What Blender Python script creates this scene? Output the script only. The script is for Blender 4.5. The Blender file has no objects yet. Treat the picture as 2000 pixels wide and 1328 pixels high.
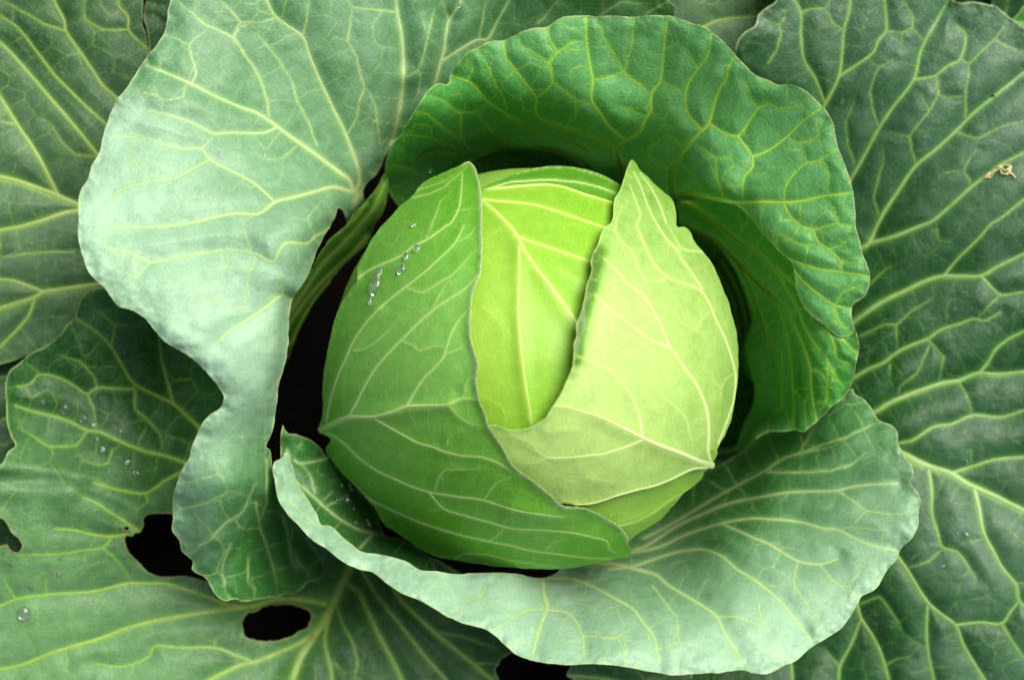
"""A cabbage seen from above: every leaf is its own curved blade with built ribs, relief and thickness."""
import bpy, math, time
import numpy as np
from mathutils import Vector, Matrix
T0 = time.time()
S = 0.00022            # metres per plan unit (the head is about 18 cm across)
DIST = 2800.0          # camera height above the head's equator, plan units
C = bpy.context.scene.collection
scn = bpy.context.scene

# ---------------------------------------------------------------- camera
cam = bpy.data.objects.new('camera', bpy.data.cameras.new('camera'))
C.objects.link(cam)
scn.camera = cam
cam.location = (0, 0, DIST * S)
cam.data.sensor_width = 36
cam.data.lens = 36 * DIST / 2000.0
cam.data.clip_start = 0.01
cam.data.clip_end = 200
cam.data.dof.use_dof = True
cam.data.dof.focus_distance = (DIST - 220) * S
cam.data.dof.aperture_fstop = cam.data.lens / 1000.0 / (40 * S)
# ---------------------------------------------------------------- sky and sun
SUN_EL, SUN_AZ = math.radians(53), math.radians(44)      # azimuth clockwise from +Y
w = bpy.data.worlds.new('World'); scn.world = w; w.use_nodes = True
nt = w.node_tree; nt.nodes.clear()
sky = nt.nodes.new('ShaderNodeTexSky'); sky.sky_type = 'NISHITA'; sky.sun_disc = False
sky.sun_elevation = SUN_EL; sky.sun_rotation = SUN_AZ
sky.air_density = 1.0; sky.dust_density = 4.0; sky.ozone_density = 1.0
bg = nt.nodes.new('ShaderNodeBackground'); bg.inputs[1].default_value = 0.05
ow = nt.nodes.new('ShaderNodeOutputWorld')
nt.links.new(sky.outputs[0], bg.inputs[0]); nt.links.new(bg.outputs[0], ow.inputs[0])
sd = bpy.data.lights.new('sun', 'SUN'); sd.energy = 3.2; sd.angle = math.radians(44); sd.color = (1, .96, .88)
so = bpy.data.objects.new('sun', sd); C.objects.link(so)
d = Vector((math.sin(SUN_AZ) * math.cos(SUN_EL), math.cos(SUN_AZ) * math.cos(SUN_EL), math.sin(SUN_EL)))
so.rotation_euler = (-d).to_track_quat('-Z', 'Y').to_euler()
scn.view_settings.view_transform = 'Standard'; scn.view_settings.look = 'None'
scn.view_settings.gamma = 1; scn.view_settings.exposure = 0.62
scn.render.resolution_x = 1024; scn.render.resolution_y = 679
scn.cycles.max_bounces = 8; scn.cycles.transmission_bounces = 6; scn.cycles.diffuse_bounces = 1
scn.cycles.caustics_refractive = True

# ---------------------------------------------------------------- materials
def srgb(r, g, b):
    f = lambda c: ((c/255.+.055)/1.055)**2.4 if c > 10 else c/255./12.92
    return (f(r), f(g), f(b), 1)

class N:
    def __init__(s, name):
        s.m = bpy.data.materials.new(name); s.m.use_nodes = True
        s.t = s.m.node_tree; s.t.nodes.clear()
    def n(s, typ, **k):
        x = s.t.nodes.new(typ)
        for a, v in k.items():
            if a.startswith('i_'):
                x.inputs[a[2:].replace('_', ' ')].default_value = v
            else: setattr(x, a, v)
        return x
    def l(s, a, b): s.t.links.new(a, b)
    def math(s, op, a, b=None, clamp=False):
        x = s.n('ShaderNodeMath', operation=op, use_clamp=clamp)
        for i, v in enumerate((a, b)):
            if v is None: continue
            if isinstance(v, (int, float)): x.inputs[i].default_value = v
            else: s.l(v, x.inputs[i])
        return x.outputs[0]
    def mix(s, f, a, b, mode='MIX'):
        x = s.n('ShaderNodeMix', data_type='RGBA', blend_type=mode)
        for i, v in ((0, f), (6, a), (7, b)):
            if isinstance(v, (int, float, tuple)): x.inputs[i].default_value = v
            else: s.l(v, x.inputs[i])
        return x.outputs[2]
    def attr(s, name):
        return s.n('ShaderNodeAttribute', attribute_name=name).outputs['Fac']
    def noise(s, px, detail=3, rough=.55, off=0, vec=None):
        x = s.n('ShaderNodeTexNoise'); x.inputs['Scale'].default_value = 1/(px*S)
        x.inputs['Detail'].default_value = detail; x.inputs['Roughness'].default_value = rough
        if off or vec is None:
            co = s.n('ShaderNodeTexCoord').outputs['Object']
            mp = s.n('ShaderNodeMapping'); mp.inputs['Location'].default_value = (off*.013, off*.007, 0)
            s.l(co, mp.inputs[0]); vec = mp.outputs[0]
        s.l(vec, x.inputs['Vector']); return x.outputs['Fac']
    def ramp(s, v, a, b):
        x = s.n('ShaderNodeMapRange'); x.interpolation_type = 'SMOOTHSTEP'
        x.inputs['From Min'].default_value = a; x.inputs['From Max'].default_value = b
        s.l(v, x.inputs['Value']); return x.outputs['Result']

def leaf_mat(name, green, pale, vein, halo, rim, rough=.5, trans=.15, tcol=None, fine=15, finek=.3, scuff=0, bumpk=1, dust_sheen=0, spec=.4, bloomnoise=.35, coarse=0):
    M = N(name)
    co = M.n('ShaderNodeTexCoord').outputs['Object']
    n1 = M.noise(120, 3, .6, off=1); n2 = M.noise(26, 4, .65, off=2); n3 = M.noise(5, 3, .6, off=3)
    bl = M.attr('bloom')
    b = M.math('ADD', bl, M.math('MULTIPLY', M.math('SUBTRACT', n1, .5), bloomnoise*2))
    b = M.math('ADD', b, M.math('MULTIPLY', M.math('SUBTRACT', n2, .5), bloomnoise))
    b = M.math('ADD', b, M.math('MULTIPLY', M.math('SUBTRACT', n3, .5), bloomnoise*.7), True)
    col = M.mix(b, green, pale)
    # below zero: deeper, unwaxed pigment, plus shade painted into folds and gaps
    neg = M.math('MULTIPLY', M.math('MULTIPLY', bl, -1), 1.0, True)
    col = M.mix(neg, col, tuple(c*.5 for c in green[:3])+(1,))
    mott = M.math('ADD', .74, M.math('MULTIPLY', M.math('ADD', n3, n2), .26))
    hv = M.n('ShaderNodeHueSaturation'); M.l(mott, hv.inputs['Value']); M.l(col, hv.inputs['Color']); col = hv.outputs[0]
    # fine areole network
    vd = M.n('ShaderNodeMapping'); M.l(co, vd.inputs[0])
    wn = M.n('ShaderNodeTexNoise'); wn.inputs['Scale'].default_value = 1/(20*S); M.l(co, wn.inputs['Vector'])
    va = M.n('ShaderNodeVectorMath', operation='SCALE'); va.inputs['Scale'].default_value = 10*S; M.l(wn.outputs['Color'], va.inputs[0])
    vb = M.n('ShaderNodeVectorMath', operation='ADD'); M.l(co, vb.inputs[0]); M.l(va.outputs[0], vb.inputs[1])
    vo = M.n('ShaderNodeTexVoronoi', feature='DISTANCE_TO_EDGE'); vo.inputs['Scale'].default_value = 1/(fine*S); M.l(vb.outputs[0], vo.inputs['Vector'])
    vf = M.ramp(vo.outputs['Distance'], .09, .0)
    vfk = M.math('MULTIPLY', vf, M.math('MULTIPLY', M.ramp(n2, .38, .62), finek))
    col = M.mix(vfk, col, halo)
    if scuff:
        sn = M.noise(40, 5, .75, off=7); sn2 = M.noise(9, 4, .7, off=9)
        sc = M.math('MULTIPLY', M.ramp(sn, .60, .68), M.ramp(sn2, .45, .6))
        col = M.mix(M.math('MULTIPLY', sc, scuff), col, srgb(40, 84, 30))
    if dust_sheen:
        pn = M.noise(95, 4, .6, off=21)
        col = M.mix(M.math('MULTIPLY', M.ramp(pn, .5, .68), dust_sheen*.7), col, srgb(100, 132, 104))  # broad grey patches: leaf sheen painted into the colour
        sn = M.noise(55, 3, .6, off=15); gr = M.noise(7, 4, .7, off=17)
        sc = M.math('MULTIPLY', M.ramp(sn, .52, .7), M.ramp(gr, .5, .72))
        col = M.mix(M.math('MULTIPLY', sc, dust_sheen), col, srgb(176, 178, 160))
        vo2 = M.n('ShaderNodeTexVoronoi'); vo2.inputs['Scale'].default_value = 1/(26*S); M.l(co, vo2.inputs['Vector'])
        sp = M.math('MULTIPLY', M.ramp(vo2.outputs['Distance'], .07, .04), M.ramp(n1, .5, .6))
        col = M.mix(M.math('MULTIPLY', sp, .6), col, srgb(205, 210, 190))
    if dust_sheen or scuff:
        v3 = M.n('ShaderNodeTexVoronoi'); v3.inputs['Scale'].default_value = 1/(30*S); M.l(vb.outputs[0], v3.inputs['Vector'])
        s3 = M.math('MULTIPLY', M.ramp(v3.outputs['Distance'], .06, .035), M.ramp(M.noise(90, 2, .5, off=31), .54, .6))
        col = M.mix(M.math('MULTIPLY', s3, .65), col, srgb(84, 70, 42))
    col = M.mix(M.math('MULTIPLY', M.attr('halo'), .75), col, halo)
    col = M.mix(M.math('MULTIPLY', M.attr('vein'), M.math('ADD', .72, M.math('MULTIPLY', n3, .3)), True), col, vein)
    col = M.mix(M.math('MULTIPLY', M.attr('rim'), M.math('ADD', .45, M.math('MULTIPLY', n2, .7)), True), col, rim)
    col = M.mix(M.math('MULTIPLY', M.attr('burn'), M.ramp(n2, .35, .6)), col, srgb(128, 104, 62))
    bs = M.n('ShaderNodeBsdfPrincipled')
    M.l(col, bs.inputs['Base Color'])
    rr = M.math('ADD', rough-.06, M.math('MULTIPLY', n1, .16)); M.l(rr, bs.inputs['Roughness'])
    bs.inputs['Specular IOR Level'].default_value = spec
    # relief
    bsum = M.math('ADD', M.math('MULTIPLY', n2, 1.2), M.math('MULTIPLY', n3, .35))
    bsum = M.math('SUBTRACT', bsum, M.math('MULTIPLY', vf, .35))
    bp = M.n('ShaderNodeBump'); bp.inputs['Strength'].default_value = .55*bumpk; bp.inputs['Distance'].default_value = 2.0*S
    M.l(bsum, bp.inputs['Height']); M.l(bp.outputs[0], bs.inputs['Normal'])
    tr = M.n('ShaderNodeBsdfTranslucent')
    tc = M.mix(.55, col, tcol or srgb(120, 200, 30)); M.l(tc, tr.inputs['Color'])
    mx = M.n('ShaderNodeMixShader'); mx.inputs[0].default_value = trans
    M.l(bs.outputs[0], mx.inputs[1]); M.l(tr.outputs[0], mx.inputs[2])
    o = M.n('ShaderNodeOutputMaterial'); M.l(mx.outputs[0], o.inputs[0])
    return M.m

def vein_mat(name, core, edge, stain=0, rough=.42, trans=.12):
    M = N(name)
    n2 = M.noise(18, 4, .6, off=4); n3 = M.noise(4, 3, .6, off=5)
    u = M.attr('edge')
    e = M.math('ADD', u, M.math('MULTIPLY', M.math('SUBTRACT', n2, .5), .5), True)
    col = M.mix(M.math('MULTIPLY', e, .9), core, edge)
    col = M.mix(M.math('MULTIPLY', n3, .25), col, edge)
    if stain:
        st = M.math('MULTIPLY', M.ramp(n2, .48, .66), M.math('SUBTRACT', 1, u))
        col = M.mix(M.math('MULTIPLY', st, stain), col, srgb(150, 112, 70))
    bs = M.n('ShaderNodeBsdfPrincipled'); M.l(col, bs.inputs['Base Color']); bs.inputs['Roughness'].default_value = rough
    bp = M.n('ShaderNodeBump'); bp.inputs['Strength'].default_value = .3; bp.inputs['Distance'].default_value = S
    M.l(n3, bp.inputs['Height']); M.l(bp.outputs[0], bs.inputs['Normal'])
    tr = M.n('ShaderNodeBsdfTranslucent'); M.l(col, tr.inputs['Color'])
    mx = M.n('ShaderNodeMixShader'); mx.inputs[0].default_value = trans
    M.l(bs.outputs[0], mx.inputs[1]); M.l(tr.outputs[0], mx.inputs[2])
    o = M.n('ShaderNodeOutputMaterial'); M.l(mx.outputs[0], o.inputs[0])
    return M.m

MAT = {
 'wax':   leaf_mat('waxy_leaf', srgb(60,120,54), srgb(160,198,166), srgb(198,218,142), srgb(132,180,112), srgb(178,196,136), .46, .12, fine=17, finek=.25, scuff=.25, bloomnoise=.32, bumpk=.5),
 'mid':   leaf_mat('green_leaf', srgb(66,146,56), srgb(128,188,132), srgb(184,222,84), srgb(112,186,56), srgb(196,208,140), .42, .18, srgb(90, 196, 50), fine=13, finek=.4, bloomnoise=.45),
 'dark':  leaf_mat('dark_leaf', srgb(28,75,31), srgb(82,119,90), srgb(150,190,100), srgb(78,134,52), srgb(186,204,140), .44, .08, fine=13, finek=.3, scuff=.5, dust_sheen=.42, bumpk=.8, bloomnoise=.5),
 'midwax':leaf_mat('grey_green_leaf', srgb(31,84,31), srgb(117,163,107), srgb(168,206,90), srgb(100,158,60), srgb(170,200,120), .44, .1, fine=15, finek=.35, scuff=.7, dust_sheen=.2, bloomnoise=.4),
 'grey':  leaf_mat('dull_leaf', srgb(49,90,47), srgb(104,138,101), srgb(176,204,104), srgb(104,150,58), srgb(160,180,120), .48, .08, fine=11, finek=.4, scuff=.6, dust_sheen=.5, bumpk=.9, bloomnoise=.6),
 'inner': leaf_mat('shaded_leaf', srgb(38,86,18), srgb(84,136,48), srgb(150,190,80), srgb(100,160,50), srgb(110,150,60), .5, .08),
 'headA': leaf_mat('head_green_leaf', srgb(102,174,40), srgb(144,204,104), srgb(214,242,150), srgb(160,214,90), srgb(214,232,170), .4, .1, srgb(150,210,40), fine=10, finek=.22, bloomnoise=.3, bumpk=.6),
 'headB': leaf_mat('head_yellow_leaf', srgb(128,188,42), srgb(180,220,88), srgb(212,238,124), srgb(186,224,80), srgb(190,222,90), .42, .1, srgb(170,220,40), fine=9, finek=.12, bloomnoise=.15, bumpk=.4),
 'headC': leaf_mat('head_pale_leaf', srgb(112,166,58), srgb(206,238,140), srgb(224,242,162), srgb(190,228,106), srgb(208,230,132), .42, .12, srgb(170,220,60), fine=9, finek=.2, bloomnoise=.25, bumpk=.5),
 'headE': leaf_mat('head_under_leaf', srgb(138,186,74), srgb(182,216,114), srgb(190,222,108), srgb(160,208,76), srgb(180,214,96), .45, .1, fine=9, finek=.15, bloomnoise=.2, bumpk=.5),
}
VMAT = {
 'wax': vein_mat('pale_rib', srgb(204,222,160), srgb(152,196,128)),
 'mid': vein_mat('lime_rib', srgb(200,230,116), srgb(138,202,70)),
 'dark': vein_mat('dull_rib', srgb(174,204,126), srgb(104,156,64)),
 'midwax': vein_mat('stained_rib', srgb(180,208,112), srgb(122,176,62), .6),
 'grey': vein_mat('cream_rib', srgb(188,210,124), srgb(124,168,70)),
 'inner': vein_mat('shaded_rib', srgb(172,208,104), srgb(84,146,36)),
 'headA': vein_mat('head_green_rib', srgb(216,242,160), srgb(176,224,116)),
 'headB': vein_mat('head_yellow_rib', srgb(226,246,146), srgb(200,234,100)),
 'headC': vein_mat('head_pale_rib', srgb(236,250,184), srgb(214,240,144)),
 'headE': vein_mat('head_under_rib', srgb(190,222,116), srgb(160,208,76)),
}

# ---------------------------------------------------------------- helpers
def vnoise(x, y, seed):
    r = np.random.RandomState(seed).rand(64, 64)
    xi = np.floor(x).astype(int); yi = np.floor(y).astype(int); fx = x-xi; fy = y-yi
    fx = fx*fx*(3-2*fx); fy = fy*fy*(3-2*fy)
    g = lambda a, b: r[a % 64, b % 64]
    return (g(xi,yi)*(1-fx)+g(xi+1,yi)*fx)*(1-fy)+(g(xi,yi+1)*(1-fx)+g(xi+1,yi+1)*fx)*fy*1.0 - .5
def fnoise(x, y, seed): return vnoise(x, y, seed)+.5*vnoise(x*2.1, y*2.1, seed+1)+.25*vnoise(x*4.3, y*4.3, seed+2)

def catmull(P, closed=False, step=2.0, ten=1.0):
    P = np.array(P, float); n = len(P)
    keep = [0]+[i for i in range(1, n) if np.hypot(*(P[i]-P[i-1])) > .8]; P = P[keep]; n = len(P)
    if n < 2: return P
    out = []
    for i in range(n if closed else n-1):
        p1 = P[i]; p2 = P[(i+1) % n]
        p0 = P[(i-1) % n] if (closed or i > 0) else 2*p1-p2
        p3 = P[(i+2) % n] if (closed or i < n-2) else 2*p2-p1
        L = np.hypot(*(p2-p1)); k = max(1, int(L/step))
        d0 = max(np.hypot(*(p1-p0)), 1e-3)**.5; d1 = L**.5; d2 = max(np.hypot(*(p3-p2)), 1e-3)**.5
        m1 = (p2-p1)+d1*((p1-p0)/d0-(p2-p0)/(d0+d1))
        m2 = (p2-p1)+d1*((p3-p2)/d2-(p3-p1)/(d1+d2))
        for j in range(k):
            t = j/k
            m1_, m2_ = m1*ten+(p2-p1)*(1-ten), m2*ten+(p2-p1)*(1-ten)
            out.append((2*t**3-3*t**2+1)*p1+(t**3-2*t**2+t)*m1_+(-2*t**3+3*t**2)*p2+(t**3-t**2)*m2_)
    if not closed: out.append(P[-1])
    return np.array(out)

def tps(H):
    H = np.array(H, float); X = H[:, :2]/500.; n = len(X)
    r2 = ((X[:, None]-X[None])**2).sum(-1)
    K = .5*r2*np.log(r2+1e-12)+np.eye(n)*1e-3
    Pm = np.c_[np.ones(n), X]
    A = np.zeros((n+3, n+3)); A[:n, :n] = K; A[:n, n:] = Pm; A[n:, :n] = Pm.T
    w_ = np.linalg.solve(A, np.r_[H[:, 2], 0, 0, 0])
    def f(x, y):
        x = x/500.; y = y/500.; out = w_[n]+w_[n+1]*x+w_[n+2]*y
        for i in range(n):
            r = (x-X[i, 0])**2+(y-X[i, 1])**2
            out = out+w_[i]*.5*r*np.log(r+1e-12)
        return out
    return f

def blend_field(B, x, y, rad=95.):
    B = np.array(B, float); num = 0; den = 1e-9
    for bx, by, v in B:
        k = np.exp(-((x-bx)**2+(y-by)**2)/(2*rad*rad))+1e-7/(1+((x-bx)**2+(y-by)**2)/1e4)
        num = num+k*v; den = den+k
    return num/den

class Grid:
    def __init__(s, poly, g, pad=6):
        s.g = g; s.x0, s.y0 = poly.min(0)-pad*g; x1, y1 = poly.max(0)+pad*g
        s.nx = int((x1-s.x0)/g)+2; s.ny = int((y1-s.y0)/g)+2
        s.xs = s.x0+g*np.arange(s.nx); s.ys = s.y0+g*np.arange(s.ny)
        s.X, s.Y = np.meshgrid(s.xs, s.ys)
    def win(s, x, y, R):
        i0 = max(0, int((x-R-s.x0)/s.g)); i1 = min(s.nx, int((x+R-s.x0)/s.g)+2)
        j0 = max(0, int((y-R-s.y0)/s.g)); j1 = min(s.ny, int((y+R-s.y0)/s.g)+2)
        return (slice(j0, j1), slice(i0, i1)) if i1 > i0 and j1 > j0 else None
    def inside(s, poly):
        res = np.zeros((s.ny, s.nx), bool); a = poly; b = np.roll(poly, -1, 0)
        for j, y in enumerate(s.ys):
            m = (a[:, 1] > y) != (b[:, 1] > y)
            if not m.any(): continue
            xc = a[m, 0]+(y-a[m, 1])*(b[m, 0]-a[m, 0])/(b[m, 1]-a[m, 1])
            res[j] = (np.searchsorted(np.sort(xc), s.xs) % 2) == 1
        return res
    def dist(s, pts, R, width=None):
        """distance to sampled points, plus the index of the nearest"""
        D = np.full((s.ny, s.nx), R, float); I = np.full((s.ny, s.nx), -1, int)
        for k, (x, y) in enumerate(pts):
            w_ = s.win(x, y, R)
            if w_ is None: continue
            d = np.hypot(s.xs[w_[1]][None]-x, s.ys[w_[0]][:, None]-y)
            if width is not None: pass
            m = d < D[w_]; D[w_][m] = d[m]; I[w_][m] = k
        return D, I
    def sample(s, F, x, y):
        fx = np.clip((x-s.x0)/s.g, 0, s.nx-1.001); fy = np.clip((y-s.y0)/s.g, 0, s.ny-1.001)
        i = fx.astype(int); j = fy.astype(int); u = fx-i; v = fy-j
        return (F[j, i]*(1-u)+F[j, i+1]*u)*(1-v)+(F[j+1, i]*(1-u)+F[j+1, i+1]*u)*v

def resample(P, step):
    L = np.r_[0, np.cumsum(np.hypot(*np.diff(P, axis=0).T))]
    n = max(2, int(L[-1]/step)+1); t = np.linspace(0, L[-1], n)
    return np.c_[np.interp(t, L, P[:, 0]), np.interp(t, L, P[:, 1])], t/max(L[-1], 1e-6)

def to_world(x, y, h):
    k = (DIST-h)/DIST*S
    return np.stack([(x-1000)*k, -(y-664)*k, h*S], -1)

def make_mesh(name, V, F, mat, attrs=None, parent=None):
    me = bpy.data.meshes.new(name); V = np.asarray(V, np.float32); F = np.asarray(F, np.int32)
    me.vertices.add(len(V)); me.vertices.foreach_set('co', V.ravel())
    k = F.shape[1]; me.loops.add(F.size); me.polygons.add(len(F))
    me.loops.foreach_set('vertex_index', F.ravel())
    me.polygons.foreach_set('loop_start', np.arange(0, F.size, k, dtype=np.int32))
    me.polygons.foreach_set('loop_total', np.full(len(F), k, np.int32))
    me.polygons.foreach_set('use_smooth', np.ones(len(F), bool))
    for a, v in (attrs or {}).items():
        at = me.attributes.new(a, 'FLOAT', 'POINT'); at.data.foreach_set('value', np.asarray(v, np.float32))
    me.update(calc_edges=True); me.validate()
    me.materials.append(mat)
    o = bpy.data.objects.new(name, me); C.objects.link(o)
    if parent: o.parent = parent
    return o

def outset(poly):
    q = poly.copy()
    q[poly[:, 0] <= -40, 0] -= 170; q[poly[:, 0] >= 2050, 0] += 170
    q[poly[:, 1] <= -40, 1] -= 150; q[poly[:, 1] >= 1385, 1] += 150
    return q

def build_sheet(sp, sh, g, over=None):
    """one blade: returns vertices, faces, attributes and the grid with its height field"""
    seed = sp['seed']
    poly = catmull(outset(np.array(sh['outline'], float)), True, 2.0)
    # natural waviness of the margin
    L = np.r_[0, np.cumsum(np.hypot(*np.diff(poly, axis=0).T))]
    nrm = np.roll(poly, -1, 0)-np.roll(poly, 1, 0); nrm = np.c_[nrm[:, 1], -nrm[:, 0]]/(np.hypot(*nrm.T)[:, None]+1e-6)
    poly = poly+nrm*(fnoise(L/16, L*0+seed, seed)*1.6)[:, None]
    G = Grid(poly, g); X, Y = G.X, G.Y
    ins = G.inside(poly); bpts = poly
    for hl in sp.get('holes', []) if sh is sp else []:
        hp = catmull(hl, True, 2.0)
        hp = hp+np.c_[fnoise(hp[:, 0]/8, hp[:, 1]/8, 3), fnoise(hp[:, 0]/8, hp[:, 1]/8, 8)]*5.5
        ins &= ~G.inside(hp); bpts = np.r_[bpts, hp]
    bd, bi = G.dist(bpts, 70)
    bq = np.zeros((0, 2))
    if sh is sp:
        for q_ in sp.get('bites', []): bq = np.r_[bq, resample(catmull(q_, False, 2.), 2.)[0]]
    bz, _ = G.dist(bq, 20); burn = np.exp(-(bz/(3.+2.*fnoise(X/9, Y/9, 12)))**2) if len(bq) else X*0
    # vein distance fields
    def accum(lst, k, ten):
        pts = []; ws = []; st = []
        for w0, w1, P in lst:
            q, t = resample(catmull(P, False, 2.0, ten), 1.3)
            q = q+np.c_[vnoise(q[:, 0]/14, q[:, 1]/14, seed+5), vnoise(q[:, 0]/14, q[:, 1]/14, seed+6)]*k
            pts.append(q); ws.append(w0+(w1-w0)*t); st.append(np.clip(.35+(1-t)*len(t)/45., 0, 1) if k else t*0+1)
        if not pts: return np.zeros((0, 2)), np.zeros(0), np.zeros(0)
        return np.concatenate(pts), np.concatenate(ws), np.concatenate(st)
    pp, pw, ps = accum(sh.get('P', []), 0, 1.); sp_, sw, ss = accum(sh.get('S', []), 2.2, .35)
    al = np.r_[pp, sp_]; aw = np.r_[pw, sw]; as_ = np.r_[ps, ss]
    vein = np.zeros_like(X); halo = np.zeros_like(X); dmin = np.full_like(X, 60.)
    if len(al):
        D, I = G.dist(al, 60); W = np.where(I >= 0, aw[np.clip(I, 0, None)], 3.)
        dmin = D; A_ = np.where(I >= 0, as_[np.clip(I, 0, None)], 0.)*(.85 if 'head' in sp else 1)
        vein = np.exp(-(D/(W*.46+.15))**2)*A_*.9; halo = np.exp(-(D/(W*1.1+2.))**2)*(.3 if 'head' in sp else .65)*A_
    # finer network: Voronoi cells whose borders follow the traced veins
    cell = sp['cell']; rs = np.random.RandomState(seed*7+1); seeds = []
    for w0, w1, P in list(sh.get('P', []))+list(sh.get('S', [])):
        q, t = resample(catmull(P, False, 2.0), cell*.8)
        tg = np.gradient(q, axis=0); tg /= np.hypot(*tg.T)[:, None]+1e-6
        for i in range(len(q)):
            o = cell*(.36+.1*rs.rand()); a = q[i]+tg[i]*rs.uniform(-.25, .25)*cell
            nn = np.array([-tg[i, 1], tg[i, 0]])
            seeds += [a+nn*o, a-nn*o]
    hard = len(seeds)
    for yy in np.arange(G.y0, G.ys[-1], cell*.8):
        for xx in np.arange(G.x0, G.xs[-1], cell*.8):
            seeds.append(np.array([xx, yy])+rs.uniform(-.42, .42, 2)*cell*.8)
    seeds = np.array(seeds); ok = []
    cells = {}
    for i, p in enumerate(seeds):
        md = cell*(.5 if i < hard else .72); c0 = (int(p[0]//cell), int(p[1]//cell)); bad = False
        for a in (-1, 0, 1):
            for b in (-1, 0, 1):
                for j in cells.get((c0[0]+a, c0[1]+b), ()):
                    if (seeds[j][0]-p[0])**2+(seeds[j][1]-p[1])**2 < md*md: bad = True
        if not bad: cells.setdefault(c0, []).append(i); ok.append(i)
    sd_ = seeds[ok]
    wx = X+fnoise(X/24, Y/24, seed+20)*7; wy = Y+fnoise(X/24, Y/24, seed+30)*7
    F1 = np.full_like(X, 1e9); F2 = F1.copy(); I1 = np.zeros(X.shape, int); I2 = I1.copy(); R = cell*1.9
    for k, (x, y) in enumerate(sd_):
        w_ = G.win(x, y, R)
        if w_ is None: continue
        d2 = (wx[w_]-x)**2+(wy[w_]-y)**2
        f1 = F1[w_]; f2 = F2[w_]; i1 = I1[w_]; i2 = I2[w_]
        a = d2 < f1; b = (~a) & (d2 < f2)
        f2[a] = f1[a]; i2[a] = i1[a]; f1[a] = d2[a]; i1[a] = k
        f2[b] = d2[b]; i2[b] = k
    sep = np.hypot(sd_[I1, 0]-sd_[I2, 0], sd_[I1, 1]-sd_[I2, 1])+1e-3
    ve = np.clip((F2-F1)/(2*sep), 0, 60)
    lo = np.minimum(I1, I2); hi = np.maximum(I1, I2)
    stg = ((lo*7919+hi*104729) % 997)/997.
    vs = np.exp(-(ve/1.05)**2)*(.16+.62*stg**1.3)*np.clip(.55+fnoise(X/60, Y/60, seed+40), .15, 1)
    nk = sp.get('net', .75)
    vein = np.maximum(vein, vs*nk*(1.25 if sp['mat'] == 'mid' else 1)); halo = np.maximum(halo, np.exp(-(ve/2.8)**2)*.3*stg*nk)
    # height
    if 'head' in sp:
        cx, cy, rx, ry, rz = sp['head']
        u = 1-((X-cx)/rx)**2-((Y-cy)/ry)**2
        h = rz*np.where(u > .06, np.sqrt(np.clip(u, .06, None)), .245+(u-.06)*2.04)
        h = np.maximum(h, -200)+sp['off']+tps(sh['dH'])(X, Y)
    else:
        h = tps(sh['H'])(X, Y)
        h = h+fnoise(X/140, Y/140, seed+50)*7*sp['bump']
    for q, amp, lam in (sh.get('bend', []) or []):
        D, _ = G.dist(resample(catmull(q, False, 2.), 2.)[0], lam*3)
        h = h+amp*np.exp(-(D/lam)**2)
    db = np.where(ins, bd, -bd)
    ca, cl = sp['curl']; sdp = np.clip(db, 0, None)
    h = h+ca*np.exp(-(sdp/cl)**1.5)+sp['ruf']*fnoise(X/38, Y/38, seed+60)*2*np.exp(-sdp/28)
    if len(pp) and 'head' not in sp and not sp.get('low'):
        DP, _ = G.dist(pp[::3], 60); h = h+sp.get('swell', 6.)*(1-np.exp(-(DP/26.)**2))*(1+.6*fnoise(X/70, Y/70, seed+90))
    pk = sp['puck']; fa = -1 if 'head' in sp else 1
    dome = (1-np.exp(-(dmin/(cell*.26))**2))+.22*(1-np.exp(-(ve/(cell*.2))**2))*(.2+.8*stg)
    h = h+fa*(pk*dome*(.6+.8*(fnoise(X/80, Y/80, seed+70)+.5)))
    if over is not None:                       # a fold: the lower face stays under the upper one
        Ga, ha = over; m_ = (X > Ga.x0) & (X < Ga.xs[-1]) & (Y > Ga.y0) & (Y < Ga.ys[-1])
        k_ = np.clip((Ga.sample(Ga.db, X, Y)+6)/8, 0, 1)*m_
        h = h-k_*np.clip(h-(Ga.sample(ha, X, Y)-5), 0, None)
    bloom = blend_field(sh.get('bloom') or [(0, 0, 0)], X, Y)
    for q, lam, v in sh.get('patch', []):
        D, _ = G.dist(resample(catmull(q, False, 2.), 2.)[0], lam*3)
        k = np.clip(1.6*np.exp(-(D/lam)**2), 0, 1); bloom = bloom*(1-k)+k*v
    rim = np.exp(-(sdp/(sp.get('rimw', 1.7)*(1+1.1*fnoise(X/20, Y/20, seed+95))+.3))**2)
    if 'free' in sp:
        DF, _ = G.dist(resample(catmull(sp['free'], False, 2.), 2.)[0] if sp['free'] else np.zeros((0, 2)), 20)
        free = np.exp(-(DF/9.)**2)*.9+.1; rim = rim*free
    # faces
    qi = ins[:-1, :-1] | ins[1:, :-1] | ins[:-1, 1:] | ins[1:, 1:]
    j, i = np.nonzero(qi); idx = lambda a, b: a*G.nx+b
    F = np.stack([idx(j+1, i), idx(j+1, i+1), idx(j, i+1), idx(j, i)], -1)
    used = np.unique(F); remap = np.full(G.nx*G.ny, -1, np.int64); remap[used] = np.arange(len(used)); F = remap[F]
    px = X.ravel()[used].copy(); py = Y.ravel()[used].copy()
    out = ~ins.ravel()[used]; near = bi.ravel()[used]; m = out & (near >= 0)
    px[m] = bpts[near[m], 0]; py[m] = bpts[near[m], 1]
    hh = h.ravel()[used].copy(); hh[m] = G.sample(h, px[m], py[m])
    at = dict(vein=vein.ravel()[used], halo=halo.ravel()[used], bloom=bloom.ravel()[used], rim=rim.ravel()[used], burn=burn.ravel()[used])
    at['rim'][m] = (free.ravel()[used][m] if 'free' in sp else 1)
    # thin turned edge
    E = np.concatenate([F[:, [0, 1]], F[:, [1, 2]], F[:, [2, 3]], F[:, [3, 0]]])
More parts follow.
